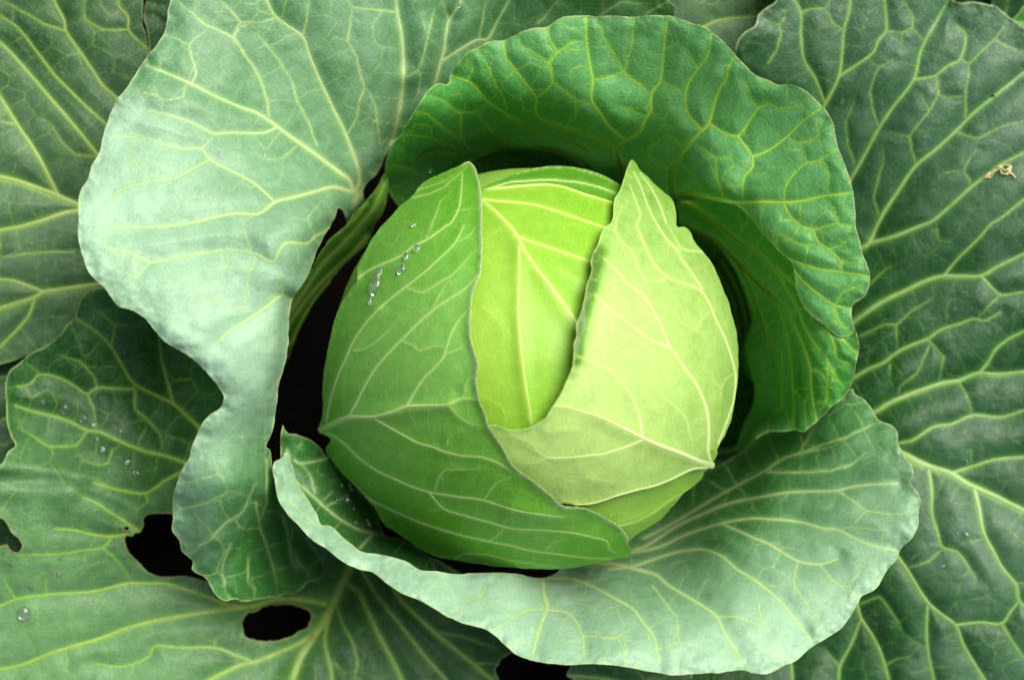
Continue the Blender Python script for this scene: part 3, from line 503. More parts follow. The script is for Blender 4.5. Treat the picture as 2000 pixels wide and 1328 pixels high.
LEAVES['L3'] = {'name': 'wrapper_leaf','label': 'wide pale blue-green leaf sweeping under the head along the bottom','mat': 'wax','seed': 3,'cell': 58,'net': 1.1,'swell': 11,'puck': 1.8,'curl': (-9,18),'ruf': 8,'bump': 1.2,'outline': [(555.9,883.1),(552.5,893.2),(535.6,901.7),(532.2,911.9),(537.3,945.8),(544,976.2),(561,1003.3),(584.7,1027.1),(608.4,1054.2),(635.5,1071.1),(652.4,1084.6),(676.2,1101.6),(703.3,1111.7),(730.4,1118.5),(750.7,1135.5),(781.2,1155.8),(821.8,1172.7),(865.9,1199.8),(903.1,1216.8),(950.5,1230.3),(987.8,1260.8),(1000,1272.6),(1020.3,1282.8),(1050.8,1291.3),(1101.6,1298.1),(1162.6,1296.4),(1203.3,1299.7),(1237.1,1304.8),(1271,1311.6),(1321.8,1318.4),(1365.9,1315),(1406.5,1313.3),(1450.5,1308.2),(1474.3,1315),(1500,1315),(1533.9,1298.1),(1554.2,1291.3),(1584.7,1264.2),(1618.6,1243.9),(1645.7,1223.5),(1676.2,1176.1),(1681.2,1165.9),(1710,1149),(1733.7,1111.7),(1752.4,1091.4),(1757.5,1074.5),(1781.2,1050.8),(1793,1027.1),(1794.7,996.6),(1799.8,983),(1791.3,959.3),(1777.8,942.4),(1784.6,922),(1777.8,905.1),(1765.9,891.6),(1765.9,889.9),(1755.8,870.2),(1752.4,843.1),(1740.5,829.6),(1716.8,819.4),(1703.3,799.1),(1686.3,778.8),(1669.4,768.6),(1666,758.4),(1657.5,760.1),(1642.3,765.2),(1600,775),(1530,815),(1450,880),(1370,930),(1300,975),(1200,1030),(1120,1080),(1084.7,1119.2),(1067.8,1126.3),(1047.4,1127.7),(1020.3,1121.9),(1000,1118.5),(940.4,1118.5),(886.2,1120.2),(855.7,1115.1),(818.4,1111.7),(798.1,1098.2),(771,1088),(737.1,1081.3),(703.3,1074.5),(676.2,1054.2),(645.7,1027.1),(628.7,1023.7),(615.2,996.6),(598.2,969.5),(581.3,942.4),(569.4,905.1),(562.7,884.8)],'H': [(555,890,110),(540,930,130),(580,1000,170),(640,1060,215),(740,1120,255),(850,1165,290),(1000,1270,330),(1100,1290,330),(1300,1310,320),(1500,1310,290),(1640,1230,240),(1680,1150,220),(1750,1080,200),(1795,980,170),(1780,900,140),(1760,870,120),(1710,810,60),(1665,760,10),(1600,850,10),(1600,770,-50),(1520,820,-180),(1450,880,-280),(1500,930,-40),(1400,1000,-110),(1300,1060,-150),(1370,930,-330),(1300,975,-360),(1180,1020,-320),(1120,1080,-200),(1150,1110,-40),(1060,1128,40),(1200,1150,120),(1300,1200,220),(1500,1150,190),(1650,1050,150),(1600,950,70),(1550,1020,80),(1400,1080,60),(590,950,125),(630,1020,180),(700,1075,225),(800,1090,230),(880,1115,215),(1000,1122,160),(1000,1200,270),(900,1140,200)],'bend': [],'bloom': [(560,930,0.7),(700,1100,0.9),(850,1140,1),(1000,1200,1),(1300,1200,1),(1500,1200,1),(1700,1050,0.8),(1600,950,0.5),(1700,850,0.1),(1600,820,0.1),(1450,900,-0.6),(1500,860,-0.2),(1350,980,-0.4),(1280,1060,-0.2),(1500,930,0),(1300,1050,0.2),(1450,1050,0.6),(1200,1130,0.8)],'P': [(9,3.5,[(1049.1,1128),(1057.6,1127),(1062.7,1159.2),(1069.4,1182.9),(1057.6,1216.8),(1047.4,1250.6),(1040.7,1277.7)]),(6,3,[(1067.8,1128.7),(1118.6,1130.4),(1166,1149),(1203.3,1169.3),(1237.1,1189.7),(1257.5,1216.8),(1277.8,1243.9),(1287.9,1294.7)]),(8,3,[(1162.6,1099.9),(1189.7,1099.9),(1220.2,1105),(1257.5,1115.1),(1281.2,1121.9),(1304.9,1142.2),(1338.8,1162.6),(1372.6,1182.9),(1399.7,1203.2),(1416.7,1237.1),(1440.4,1274.3),(1450.5,1301.4)]),(6,3,[(1189.7,1111.7),(1237.1,1105),(1287.9,1088),(1321.8,1077.9),(1355.7,1072.8),(1379.4,1073.8),(1413.3,1088),(1440.4,1111.7),(1474.3,1132.1),(1500,1152.4),(1520.3,1169.3),(1540.7,1193),(1567.8,1226.9),(1584.7,1250.6)]),(6,3,[(1216.8,1084.6),(1237.1,1078.5),(1287.9,1067.7),(1338.8,1044),(1389.6,1027.1),(1423.4,1018.6),(1474.3,1011.8),(1500,1013.5),(1533.9,1015.2),(1567.8,1020.3),(1611.8,1032.1),(1635.5,1033.8),(1669.4,1050.8),(1703.3,1064.3),(1749,1074.5)]),(5.5,3,[(1237.1,1074.5),(1264.2,1064.3),(1321.8,1027.1),(1372.6,1003.3),(1423.4,983),(1500,967.8),(1544,961),(1584.7,959.3),(1635.5,957.6),(1662.6,950.8),(1703.3,945.8),(1754.1,944.1)]),(5,2.5,[(1257.5,1050.8),(1304.9,1027.1),(1355.7,996.6),(1406.5,966.1),(1457.3,939),(1500,915.3),(1530.5,894.9),(1567.8,884.8),(1598.2,878)]),(4.5,3,[(1409.9,1022),(1437,1033.8),(1474.3,1050.8),(1500,1060.9),(1533.9,1081.3),(1557.6,1094.8),(1601.6,1101.6),(1635.5,1091.4)]),(4.5,3,[(1069.4,1189.7),(1108.4,1196.4),(1125.3,1213.4),(1138.9,1243.9),(1140.6,1277.7)])],'S': [(3.5,2,[(1069.4,1189.7),(1033.9,1189.7),(1000,1206.6),(974.3,1223.5)]),(2.5,2,[(1142.3,1242.2),(1203.3,1243.9),(1237.1,1223.5)]),(2.5,2,[(1206.6,1243.9),(1220.2,1277.7)]),(3,2,[(1399.7,1203.2),(1440.4,1204.9),(1474.3,1216.8),(1500,1230.3)]),(3,2,[(1274.4,1142.2),(1298.1,1176.1),(1321.8,1206.6),(1325.2,1233.7),(1315,1247.2),(1328.6,1277.7)]),(2,2,[(1487.8,1220.1),(1484.4,1176.1),(1500,1165.9)]),(3,2,[(1635.5,957.6),(1662.6,976.2),(1693.1,996.6),(1737.1,1003.3),(1784.6,1001.6)]),(2.5,2,[(1693.1,996.6),(1662.6,1027.1),(1645.7,1033.8)]),(2,2,[(1662.6,1027.1),(1703.3,1033.8),(1737.1,1033.8)]),(3,2.5,[(1601.6,1101.6),(1622,1128.7),(1649.1,1149),(1672.8,1162.6)]),(2.5,2.5,[(1557.6,1094.8),(1550.8,1142.2),(1584.7,1189.7),(1611.8,1226.9)]),(2,2,[(1500,1142.2),(1547.4,1142.2)]),(3,2,[(1500,922),(1567.8,922),(1618.6,918.7),(1662.6,908.5),(1689.7,884.8)]),(2,2,[(1682.9,1091.4),(1703.3,1101.6)]),(3,2,[(1550.8,887.2),(1601.6,870.2),(1652.4,853.3),(1703.3,829.6)]),(3,2,[(1564.4,880.4),(1591.5,829.6)]),(2.5,2,[(567.8,979.6),(588.1,1000),(615.2,1023.7)]),(3,2,[(950.5,1142.2),(940.4,1162.6),(906.5,1176.1),(893,1193)]),(2.5,2,[(940.4,1162.6),(974.3,1186.3)]),(2,2,[(1437,1033.8),(1435.3,1020.3)])],'extra': {'outline': [(552.5,829.6),(555.9,838),(564.4,846.5),(577.9,848.2),(601.6,856.7),(625.3,873.6),(635.5,887.2),(645.7,891.6),(659.2,915.3),(689.7,945.8),(710,969.5),(730.4,996.6),(743.9,1027.1),(750.7,1044),(787.9,1054.2),(818.4,1071.1),(838.8,1088),(852.3,1111.7),(865.9,1135.5),(860,1150),(760,1130),(680,1080),(600,1010),(555,930),(548,880)],'H': [(555,845,90),(560,880,70),(600,880,50),(640,900,10),(700,980,-90),(740,1040,-130),(840,1080,-150),(900,1110,-200),(590,970,95),(630,1030,120),(700,1080,120),(800,1105,90),(860,1140,20),(660,980,40),(700,1040,50)],'bloom': [(555,860,0.3),(600,900,-0.1),(700,1000,-0.4),(800,1080,-0.5)],'P': [(4.5,2,[(647.4,892.2),(625.3,898.3),(584.7,904.4),(574.5,898.3)]),(4.5,3,[(750.7,1044),(710,1037.2),(669.4,1016.9),(642.3,996.6),(611.8,969.5),(581.3,942.4),(567.8,922),(561,878)]),(4.5,3,[(727,1044),(703.3,1069.4)])],'S': [(2.5,2,[(615.2,962.7),(605,925.4),(584.7,903.4)]),(2,2,[(635.5,989.8),(669.4,972.9),(689.7,979.6)]),(2,2,[(787.9,1060.9),(771,1081.3)])]}}
LEAVES['R'] = {'name': 'outer_leaf','label': 'large dark green outer leaf filling the right side,thick pale midrib near the bottom leaf','mat': 'dark','seed': 4,'cell': 50,'net': 0.6,'puck': 3,'curl': (4,30),'ruf': 6,'bump': 1,'outline': [(1435.3,105),(1440.4,81.3),(1457.3,61),(1474.3,50.8),(1481,30.5),(1500,13.6),(1516.9,0),(1540,-50),(1850,-50),(1860.8,0),(1906.5,5.1),(1940.4,11.9),(1960.7,23.7),(1970.9,33.9),(1987.8,44),(2000,54),(2060,90),(2060,1390),(1240,1390),(1240,1300),(1300,1100),(1380,900),(1400,500),(1420,300)],'H': [(1440,95,-50),(1500,0,-40),(1700,0,-40),(1860,0,-50),(2000,100,-60),(2000,500,-70),(1700,450,-160),(1560,250,-140),(1560,700,-290),(1350,850,-500),(1680,640,-170),(1760,885,-120),(1900,930,-110),(2000,1000,-95),(2000,1328,-110),(1600,1328,-190),(1800,1150,-110),(1700,1250,-160),(1300,1328,-230),(1400,600,-480),(1480,600,-380),(1480,750,-380),(2000,750,-110),(1850,750,-130),(1800,250,-80),(1850,500,-100)],'bend': [([(1669.4,850.9),(1765.9,888.2),(1859.1,925.4),(2000,996.6)],-14,40),([(1666,629.7),(1838.8,539.9),(2000,495.9)],-8,30),([(1601.6,846.5),(1706.6,805.9),(1906.5,729.6),(2028.5,724.6)],-10,30),([(1662.6,348.9),(1784.6,155.8),(1852.3,0)],-6,25),([(1706.6,447.2),(1865.9,257.5),(2000,142.3)],-7,28)],'bloom': [(1500,50,0.2),(1700,50,0.6),(1900,100,0.6),(1950,300,0.5),(1700,300,0.4),(1550,150,0.2),(1700,500,0.1),(1700,700,0),(1900,600,0.2),(1900,850,0.2),(1750,1000,0.3),(1900,1050,0.6),(1950,1200,0.5),(1800,1250,0.2),(1600,1300,0),(1680,1200,0)],'P': [(19,10,[(1669.4,850.9),(1765.9,888.2),(1794.7,903.4),(1825.2,915.3),(1859.1,925.4),(1889.6,944.1),(1923.4,959.3),(1957.3,976.2),(2000,996.6),(2042,1020.3)]),(13,6,[(1601.6,846.5),(1706.6,805.9),(1737.1,787.2),(1771,772),(1804.9,760.1),(1838.8,748.3),(1872.6,743.2),(1906.5,729.6),(1950.5,731.3),(2000,726.2),(2028.5,724.6)]),(7,5,[(1913.3,728.6),(1930.2,707.6),(1943.8,683.9),(1967.5,663.6),(2000,646.6)]),(13,5,[(1601.6,677.1),(1666,629.7),(1703.3,602.6),(1737.1,582.3),(1771,567),(1804.9,550.1),(1838.8,539.9),(1872.6,539.9),(1916.7,538.2),(1953.9,517.9),(2000,495.9),(2028.5,480.7)]),(5,4,[(1916.7,538.2),(1940.4,565.3),(1953.9,575.5),(2000,570.4)]),(5,3.5,[(1845.5,536.5),(1865.9,511.1),(1893,484),(1916.7,460.3),(1937,436.6),(1953.9,426.8),(2000,389.6)]),(9,3,[(1601.6,772),(1667.7,738.1),(1696.5,721.2),(1727,707.6),(1750.7,689),(1781.2,673.7),(1811.7,661.9),(1838.8,643.3),(1872.6,633.1),(1903.1,622.9),(1923.4,626.3),(1953.9,609.4)]),(10,4,[(1652.4,507.8),(1679.5,487.4),(1699.9,475.6),(1730.4,467.1),(1764.2,455.2),(1798.1,441.7),(1818.4,433.6),(1855.7,403.1),(1893,369.2),(1923.4,345.5),(1953.9,321.8),(1974.3,311.7),(2000,298.1)]),(9,4,[(1689.7,484),(1699.9,470.5),(1713.4,440),(1723.6,420.1),(1750.7,379.4),(1787.9,325.2),(1825.2,294.7),(1865.9,257.5),(1903.1,220.2),(1940.4,189.7),(1974.3,162.6),(2000,142.3),(2021.7,128.7)]),(7,3.5,[(1642.3,379.4),(1662.6,348.9),(1689.7,301.5),(1716.8,250.7),(1743.9,210),(1784.6,155.8),(1798.1,101.6),(1811.7,71.1),(1832,37.3),(1852.3,0)]),(5,3,[(1784.6,155.8),(1825.2,149.1),(1852.3,128.7),(1874.3,116.9),(1886.2,67.8),(1869.2,50.8)]),(7,3.5,[(1601.6,223.6),(1608.4,210),(1638.9,149.1),(1645.7,94.9),(1649.1,57.6),(1659.2,20.3),(1662.6,-6.8)]),(5,3,[(1638.9,149.1),(1676.2,125.3),(1706.6,101.6),(1716.8,77.9),(1730.4,61),(1730.4,27.1),(1727,-6.8)]),(5,3,[(1610.1,199.9),(1591.5,152.4),(1571.1,118.6),(1564.4,67.8),(1564.4,27.1),(1550.8,-3.4)]),(7,3.5,[(1737.1,868.5),(1757.5,865.1),(1784.6,858.4),(1825.2,833),(1859.1,827.9),(1899.7,810.9),(1953.9,814.3),(2000,800.8)]),(8,5,[(1859.1,923.7),(1906.5,908.5),(1940.4,898.3),(2000,891.6)]),(9,5,[(1903.1,950.8),(1911.6,989.8),(1921.7,1040.6),(1940.4,1077.9),(1957.3,1108.4),(1984.4,1142.2),(1991.2,1172.7),(2014.9,1193)]),(7,2.5,[(1813.3,911.9),(1820.1,955.9),(1820.1,1000),(1832,1040.6),(1840.4,1067.7),(1869.2,1077.9),(1906.5,1128.7)]),(9,5,[(1730.4,1047.4),(1754.1,1088),(1771,1111.7),(1791.3,1145.6),(1815,1179.5),(1838.8,1199.8),(1865.9,1220.1),(1882.8,1260.8),(1923.4,1327.9),(1937,1352.3)]),(5,4,[(1811.7,1182.9),(1810,1233.7),(1815,1284.5),(1825.2,1327.9)]),(5,4,[(1865.9,1220.1),(1913.3,1215.1),(1957.3,1216.8),(1974.3,1193),(1991.2,1172.7)]),(8,5,[(1669.4,1159.2),(1674.5,1182.9),(1681.2,1206.6),(1703.3,1240.5),(1720.2,1274.3),(1737.1,1327.9)]),(5,4,[(1681.2,1210),(1662.6,1257.4),(1640.6,1301.4),(1638.9,1331.9)]),(5,4,[(1542.3,1284.5),(1545.7,1298.1),(1549.1,1331.9)])],'S': [(3,2,[(1874.3,116.9),(1893,123.6),(1916.7,101.6),(1943.8,76.2),(1967.5,40.7)]),(3,3,[(1886.2,230.4),(1886.2,182.9),(1891.3,149.1),(1893,125.3)]),(3,2,[(1716.8,247.3),(1703.3,210),(1699.9,182.9),(1710,142.3),(1716.8,132.1),(1743.9,118.6)]),(3,3,[(1564.4,27.1),(1581.3,18.6),(1611.8,15.2),(1622,0)]),(2.5,2.5,[(1645.7,57.6),(1625.3,44),(1611.8,15.2)]),(3,2,[(1730.4,61),(1764.2,62.7),(1781.2,55.9),(1804.9,79.6)]),(2.5,2,[(1781.2,55.9),(1784.6,37.3),(1767.6,3.4)]),(2,2,[(1762.5,64.4),(1760.8,91.5)]),(2.5,2,[(1669.4,318.4),(1655.8,281.2),(1652.4,237.1),(1669.4,196.5)]),(2.5,2,[(1716.8,420.1),(1706.6,386.2),(1723.6,321.8),(1725.3,287.9)]),(3,2,[(1787.9,318.4),(1776.1,267.6),(1815,216.8),(1832,186.3),(1835.4,145.7)]),(2,2,[(1776.1,267.6),(1737.1,259.1)]),(2,2,[(1815,216.8),(1798.1,182.9)]),(2.5,2,[(1869.2,257.5),(1909.9,271),(1960.7,245.6),(2000,237.1)]),(2.5,2,[(1896.3,359.1),(1882.8,332),(1906.5,291.3)]),(2,2,[(1842.1,338.8),(1882.8,332)]),(3,2.5,[(1500,125.3),(1516.9,98.2),(1525.4,67.8),(1520.3,50.8),(1500,42.3)]),(2,2,[(1520.3,50.8),(1533.9,33.9),(1532.2,16.9)]),(2.5,2.5,[(1943.8,76.2),(1970.9,93.2),(2000,101.6)]),(2.5,2,[(1828.6,149.1),(1832,186.3),(1855.7,189.7),(1886.2,188)]),(3,2,[(1679.5,656.8),(1703.3,644.9),(1730.4,633.1),(1750.7,634.8),(1777.8,609.4),(1821.8,582.3)]),(2.5,2,[(1750.7,634.8),(1752.4,673.7),(1749,687.3)]),(2.5,2,[(1699.9,555.2),(1720.2,534.9),(1740.5,517.9)]),(3,2,[(1811.7,661.9),(1842.1,697.5),(1833.7,744.9)]),(2.5,2,[(1815,673.7),(1791.3,727.9),(1757.5,755),(1755.8,773.7)]),(2.5,2,[(1737.1,711),(1737.1,741.5),(1743.9,751.7)]),(2.5,2,[(1876,750),(1893,785.5),(1899.7,809.2)]),(3,2.5,[(1953.9,575.5),(1930.2,599.2),(1906.5,622.9)]),(2.5,2,[(1828.6,446.8),(1835.4,470.5),(1855.7,473.9)]),(4,4,[(1957.3,1216.8),(1981,1257.4),(2008.1,1294.7)]),(3,3,[(1776.1,1108.4),(1815,1094.8),(1840.4,1071.1)]),(3,2.5,[(1679.5,1179.5),(1716.8,1164.2),(1747.3,1203.2),(1760.8,1230.3)]),(2.5,2,[(1733.7,1296.4),(1757.5,1284.5),(1777.8,1281.1)]),(2.5,2,[(1640.6,1301.4),(1608.4,1264.2)]),(3,3,[(1984.4,1137.1),(2008.1,1140.5)]),(2,2,[(1899.7,908.5),(1896.3,878)]),(2,2,[(1926.8,1049.1),(1899.7,1057.5),(1886.2,1054.2)])]}
LEAVES['LL'] = {'name': 'outer_leaf','label': 'lower left outer leaf with two insect-eaten holes and a thick brownish midrib','mat': 'midwax','seed': 5,'cell': 58,'puck': 3.2,'curl': (5,16),'ruf': 4,'bump': 0.8,'outline': [(203.3,562.6),(176.2,568.7),(155.8,589.1),(145.7,619.5),(128.7,636.5),(115.2,656.8),(88.1,677.1),(61,690.7),(33.9,711),(16.9,727.9),(10.2,751.7),(11.9,778.8),(13.6,826.2),(22,853.3),(29.8,870.2),(13.6,883.8),(6.8,901.7),(-3.4,908.5),(-40.7,915.3),(-40.7,996.6),(0,1011.1),(13.6,1023.7),(20.3,1037.2),(37.3,1054.2),(42.3,1067.7),(35.6,1078.5),(20.3,1073.5),(13.6,1062.6),(0,1065),(-40.7,1067.7),(-50,1390),(980,1390),(974.3,1327.9),(969.2,1318.4),(967.5,1304.8),(974.3,1298.1),(977.6,1287.9),(1000,1272.6),(1040,1240),(900,1120),(780,1060),(700,1030),(620,1040),(560,1080),(500,1100),(450,1095),(423.4,1149),(403.1,1134.4),(382.8,1128.7),(352.3,1124.3),(315,1126),(287.9,1115.1),(271,1098.2),(250.7,1074.5),(243.9,1050.8),(249,1045.7),(257.5,1047.4),(262.5,1040.6),(252.4,1035.5),(240.5,1033.8),(241.2,1029.8),(249,1027.7),(260.8,1037.2),(271,1040.6),(281.2,1027.1),(280.5,1013.5),(287.9,1006),(304.9,1002.3),(333.7,1004),(380,1000),(460,900),(480,780),(400,680),(280,610)],'bites': [[(403.1,1134.4),(382.8,1128.7),(352.3,1124.3),(315,1126),(287.9,1115.1),(271,1098.2),(250.7,1074.5),(243.9,1050.8),(249,1045.7),(257.5,1047.4),(252.4,1035.5),(241.2,1029.8),(260.8,1037.2),(271,1040.6),(281.2,1027.1),(280.5,1013.5),(287.9,1006),(304.9,1002.3),(333.7,1004)],[(500,1191.3),(474.3,1206.6),(472.6,1223.5),(484.4,1243.9),(500,1249.3),(527.1,1250.6),(561,1243.9),(581.3,1233.7),(601.6,1223.5),(610.1,1206.6),(605,1193),(584.7,1182.9),(554.2,1180.5),(520.3,1182.9)],[(0,1011.1),(13.6,1023.7),(20.3,1037.2),(37.3,1054.2),(42.3,1067.7),(35.6,1078.5),(20.3,1073.5),(13.6,1062.6),(0,1065)]],'holes': [[(500,1191.3),(474.3,1206.6),(472.6,1223.5),(484.4,1243.9),(500,1249.3),(527.1,1250.6),(561,1243.9),(581.3,1233.7),(601.6,1223.5),(610.1,1206.6),(605,1193),(584.7,1182.9),(554.2,1180.5),(520.3,1182.9)]],'H': [(200,565,-30),(145,620,-30),(20,720,-10),(10,850,0),(20,880,15),(0,900,25),(-50,900,30),(150,750,-60),(300,700,-120),(100,850,-50),(350,900,-150),(400,800,-210),(400,950,-190),(250,1000,-60),(150,920,-10),(0,1010,10),(30,1060,0),(0,1200,-40),(0,1328,-60),(250,1060,-80),(240,1150,-90),(400,1170,-130),(480,780,-260),(680,1080,-330),(600,1090,-330),(600,1250,-170),(590,1328,-150),(1000,1280,-200),(750,1180,-220),(850,1328,-190),(420,1280,-110),(950,1180,-240)],'bend': [([(0,915.3),(33.9,913.6),(101.6,918.7),(142.3,928.8),(182.9,942.4),(237.1,976.2),(267.6,994.9)],14,20),([(0,959.3),(67.8,957.6),(135.5,959.3),(162.6,971.2),(210,996.6),(264.2,1033.8)],9,20),([(0,935.6),(101.6,939),(169.4,955.9),(237.1,989.8)],-7,18),([(689.7,1094.8),(649.1,1182.9),(588.1,1281.1),(564.4,1352.3)],-18,30)],'bloom': [(200,600,0.2),(150,800,0.1),(20,850,0.2),(300,800,-0.1),(350,900,0.1),(100,920,0.6),(50,1000,0.7),(250,980,0.4),(200,1100,0.6),(50,1250,0.8),(300,1250,0.8),(400,1170,0.6),(500,1300,0.6),(620,1300,0.3),(650,1150,0.2),(800,1250,0.1),(950,1300,0.1),(50,1150,0.6)],'P': [(16,16,[(703.3,1067.7),(689.7,1094.8),(677.8,1121.9),(666,1145.6),(649.1,1182.9),(635.5,1210),(611.8,1243.9),(588.1,1281.1),(571.1,1327.9),(564.4,1352.3)]),(10,7,[(616.9,1237.1),(581.3,1257.4),(550.8,1271),(500,1291.3),(474.3,1296.4),(433.6,1315),(399.7,1331.9)]),(10,5,[(635.5,1179.5),(622,1176.1),(577.9,1169.3),(533.9,1170),(500,1181.2),(440.4,1189.7),(372.6,1199.8),(304.9,1211.7),(271,1220.1),(237.1,1230.3),(203.3,1243.9),(145.7,1260.8),(101.6,1274.3),(40.7,1298.1),(0,1306.5)]),(6,4,[(487.8,1182.9),(450.5,1182.9),(406.5,1165.9),(372.6,1154.1),(328.6,1140.5),(287.9,1138.8),(250.7,1138.8),(186.3,1154.1),(94.9,1160.9),(33.9,1169.3),(0,1182.9)]),(10,8,[(676.2,1138.8),(699.9,1155.8),(716.8,1189.7),(737.1,1233.7),(760.8,1277.7),(787.9,1331.9)]),(8,3.5,[(699.9,1101.6),(727,1149),(757.5,1189.7),(787.9,1226.9),(821.8,1271),(876,1331.9)]),(9,6,[(716.8,1088),(764.2,1138.8),(781.2,1169.3),(815,1203.2),(855.7,1240.5),(906.5,1281.1),(967.5,1331.9)]),(8,5,[(644,1203.2),(635.5,1233.7),(635.5,1260.8),(645.7,1301.4),(649.1,1331.9)]),(6,3,[(250.7,1043),(216.8,1047.4),(182.9,1044),(145.7,1035.5),(108.4,1032.1)]),(5,2.5,[(267.6,1034.5),(237.1,1013.5),(210,996.6),(189.7,983),(162.6,971.2)]),(7,3,[(389.6,911.9),(362.5,903.4),(321.8,889.9),(287.9,882.1),(271,876.3),(254.1,870.2),(223.6,856.7),(193.1,843.1),(169.4,839.7),(135.5,822.8),(101.6,810.9),(67.8,804.2),(30.5,792.3)]),(6,3,[(382.8,908.5),(359.1,918.7),(321.8,939),(284.6,962.7),(237.1,957.6),(182.9,942.4)]),(4.5,2.5,[(420.1,860.1),(394.6,839.7),(369.2,816),(338.8,788.9),(304.9,772),(260.8,748.3),(237.1,711),(216.8,677.1),(186.3,646.6),(149.1,622.9)]),(3.5,2,[(338.8,788.9),(328.6,751.7),(315,697.5),(310,656.8)]),(4,2.5,[(260.8,760.1),(220.2,758.4),(189.7,756.7),(169.4,768.6),(142.3,751.7),(115.2,738.1),(77.9,731.3),(57.6,750),(33.9,755)]),(4.5,2,[(500,1294.7),(467.5,1281.1),(420.1,1264.2),(355.7,1264.2),(301.5,1262.5),(291.3,1281.1),(237.1,1301.4),(186.3,1294.7)])],'S': [(4,3,[(659.2,1182.9),(666,1210),(689.7,1257.4),(699.9,1294.7),(693.1,1318.4),(703.3,1331.9)]),(3,2,[(652.4,1294.7),(676.2,1318.4)]),(3,2,[(923.4,1294.7),(970.9,1296.4)]),(3,2,[(859.1,1233.7),(906.5,1243.9),(974.3,1267.6)]),(2,2,[(420.1,1264.2),(420.1,1247.2)]),(3,2,[(220.2,1049.1),(199.9,1069.4),(162.6,1074.5),(128.7,1079.6),(77.9,1082.9),(27.1,1084.6)]),(2.5,2,[(203.3,1071.1),(230.4,1094.8),(257.5,1135.5)]),(2,2,[(132.1,1298.1),(128.7,1264.2)]),(2,2,[(37.3,1298.1),(27.1,1318.4)]),(3,2,[(30.5,1169.3),(10.2,1135.5),(6.8,1118.5)]),(2,2,[(91.5,1159.2),(88.1,1121.9)]),(3.5,3,[(286.2,966.1),(287.9,979.6),(267.6,994.9)]),(2.5,2,[(216.8,673.7),(223.6,636.5),(203.3,616.2),(182.9,602.6)]),(2.5,2,[(223.6,636.5),(267.6,636.5)]),(2.5,2,[(189.7,756.7),(182.9,734.7),(155.8,707.6),(118.6,694.1)]),(3,2,[(169.4,768.6),(182.9,795.7),(189.7,839.7)]),(3,2,[(262.5,755),(264.2,799.1),(287.9,819.4),(311.7,846.5),(316.7,877)]),(3,2,[(169.4,843.1),(149.1,870.2),(94.9,871.9),(67.8,853.3),(33.9,833)]),(2,2,[(94.9,871.9),(105,887.2)]),(2,2,[(77.9,731.3),(50.8,707.6)]),(2,2,[(220.2,878),(210,905.1),(189.7,908.5),(159.2,894.9)])]}
LEAVES['TL'] = {'name': 'outer_leaf','label': 'dull grey-green outer leaf at upper left,thick ribs running under the pale leaf','mat': 'grey','seed': 6,'cell': 50,'puck': 2.5,'curl': (3,20),'ruf': 4,'bump': 0.9,'outline': [(-50,-50),(280,-50),(280.1,0),(279.5,20.3),(277.8,47.4),(283.9,64.4),(287.9,94.9),(310,160),(400,280),(430,420),(420,560),(330,625),(220,650),(120,668),(60,690),(0,712),(-50,720)],'H': [(0,0,-60),(0,440,-90),(282,0,-50),(288,100,-60),(150,390,-110),(0,700,-150),(400,500,-240),(200,560,-150),(150,200,-70),(60,150,-90),(300,300,-130)],'bend': [([(0,83),(44,128.7),(84.7,176.2),(128.7,227),(189.7,301.5)],6,24),([(0,55.9),(67.8,135.5),(135.5,203.3)],-6,26),([(0,30.5),(33.9,54.2),(108.4,149.1),(206.6,242.2)],4,18),([(189.7,416.7),(67.8,365.9),(0,345.5)],-10,30)],'bloom': [(0,0,0.3),(280,50,0.5),(200,200,0.4),(100,100,0.1),(50,300,0.6),(100,450,0.3),(50,600,0.5),(170,300,0.1),(150,650,0)],'P': [(14,10,[(210,426.8),(155.8,401.4),(135.5,393),(108.4,381.1),(67.8,365.9),(33.9,354),(0,345.5),(-33.9,338.8)]),(9,6,[(111.8,379.4),(101.6,359.1),(81.3,318.4),(61,284.6),(33.9,243.9),(16.9,216.8),(0,189.7),(-13.6,169.4)]),(9,7,[(176.2,409.9),(152.4,411.6),(128.7,415),(94.9,426.8),(50.8,440.4),(0,449.9),(-27.1,455.6)]),(7,4,[(216.8,338.8),(189.7,301.5),(162.6,267.6),(128.7,227),(84.7,176.2),(44,128.7),(16.9,98.2),(0,83)]),(5,3.5,[(230.4,264.2),(206.6,242.2),(169.4,210),(135.5,176.2),(108.4,149.1),(74.5,105),(33.9,54.2),(0,30.5)]),(5,3.5,[(243.9,206.6),(223.6,188),(199.9,166),(179.5,135.5),(149.1,91.5),(128.7,61),(125.3,40.7),(108.4,6.8),(101.6,-10.2)]),(13,8,[(230.4,548.4),(189.7,556.9),(145.7,562),(111.8,567),(84.7,570.4),(67.8,580.6),(33.9,592.4),(0,602.6),(-27.1,609.4)]),(6,5,[(84.7,569.4),(61,560.3),(27.1,548.4),(0,545),(-20.3,541.6)]),(6,4,[(67.8,582.3),(57.6,612.8),(37.3,639.9),(16.9,660.2),(0,677.1),(-10.2,687.3)]),(4,3,[(291.3,98.2),(267.6,77.9),(250.7,57.6),(250.7,33.9),(233.7,13.6),(228.7,-6.8)])],'S': [(4,4,[(27.1,242.2),(0,237.1)]),(3,2.5,[(127,61),(88.1,47.4),(50.8,27.1),(20.3,10.2),(0,0)]),(3,2,[(250.7,57.6),(203.3,59.3),(166,35.6),(164.3,0)]),(2.5,2,[(189.7,304.9),(145.7,301.5),(118.6,274.4),(94.9,237.1)]),(3,2.5,[(145.7,490.8),(101.6,492.5),(61,494.2),(0,504.4)]),(2,2,[(25.4,10.2),(25.4,40.7)])]}
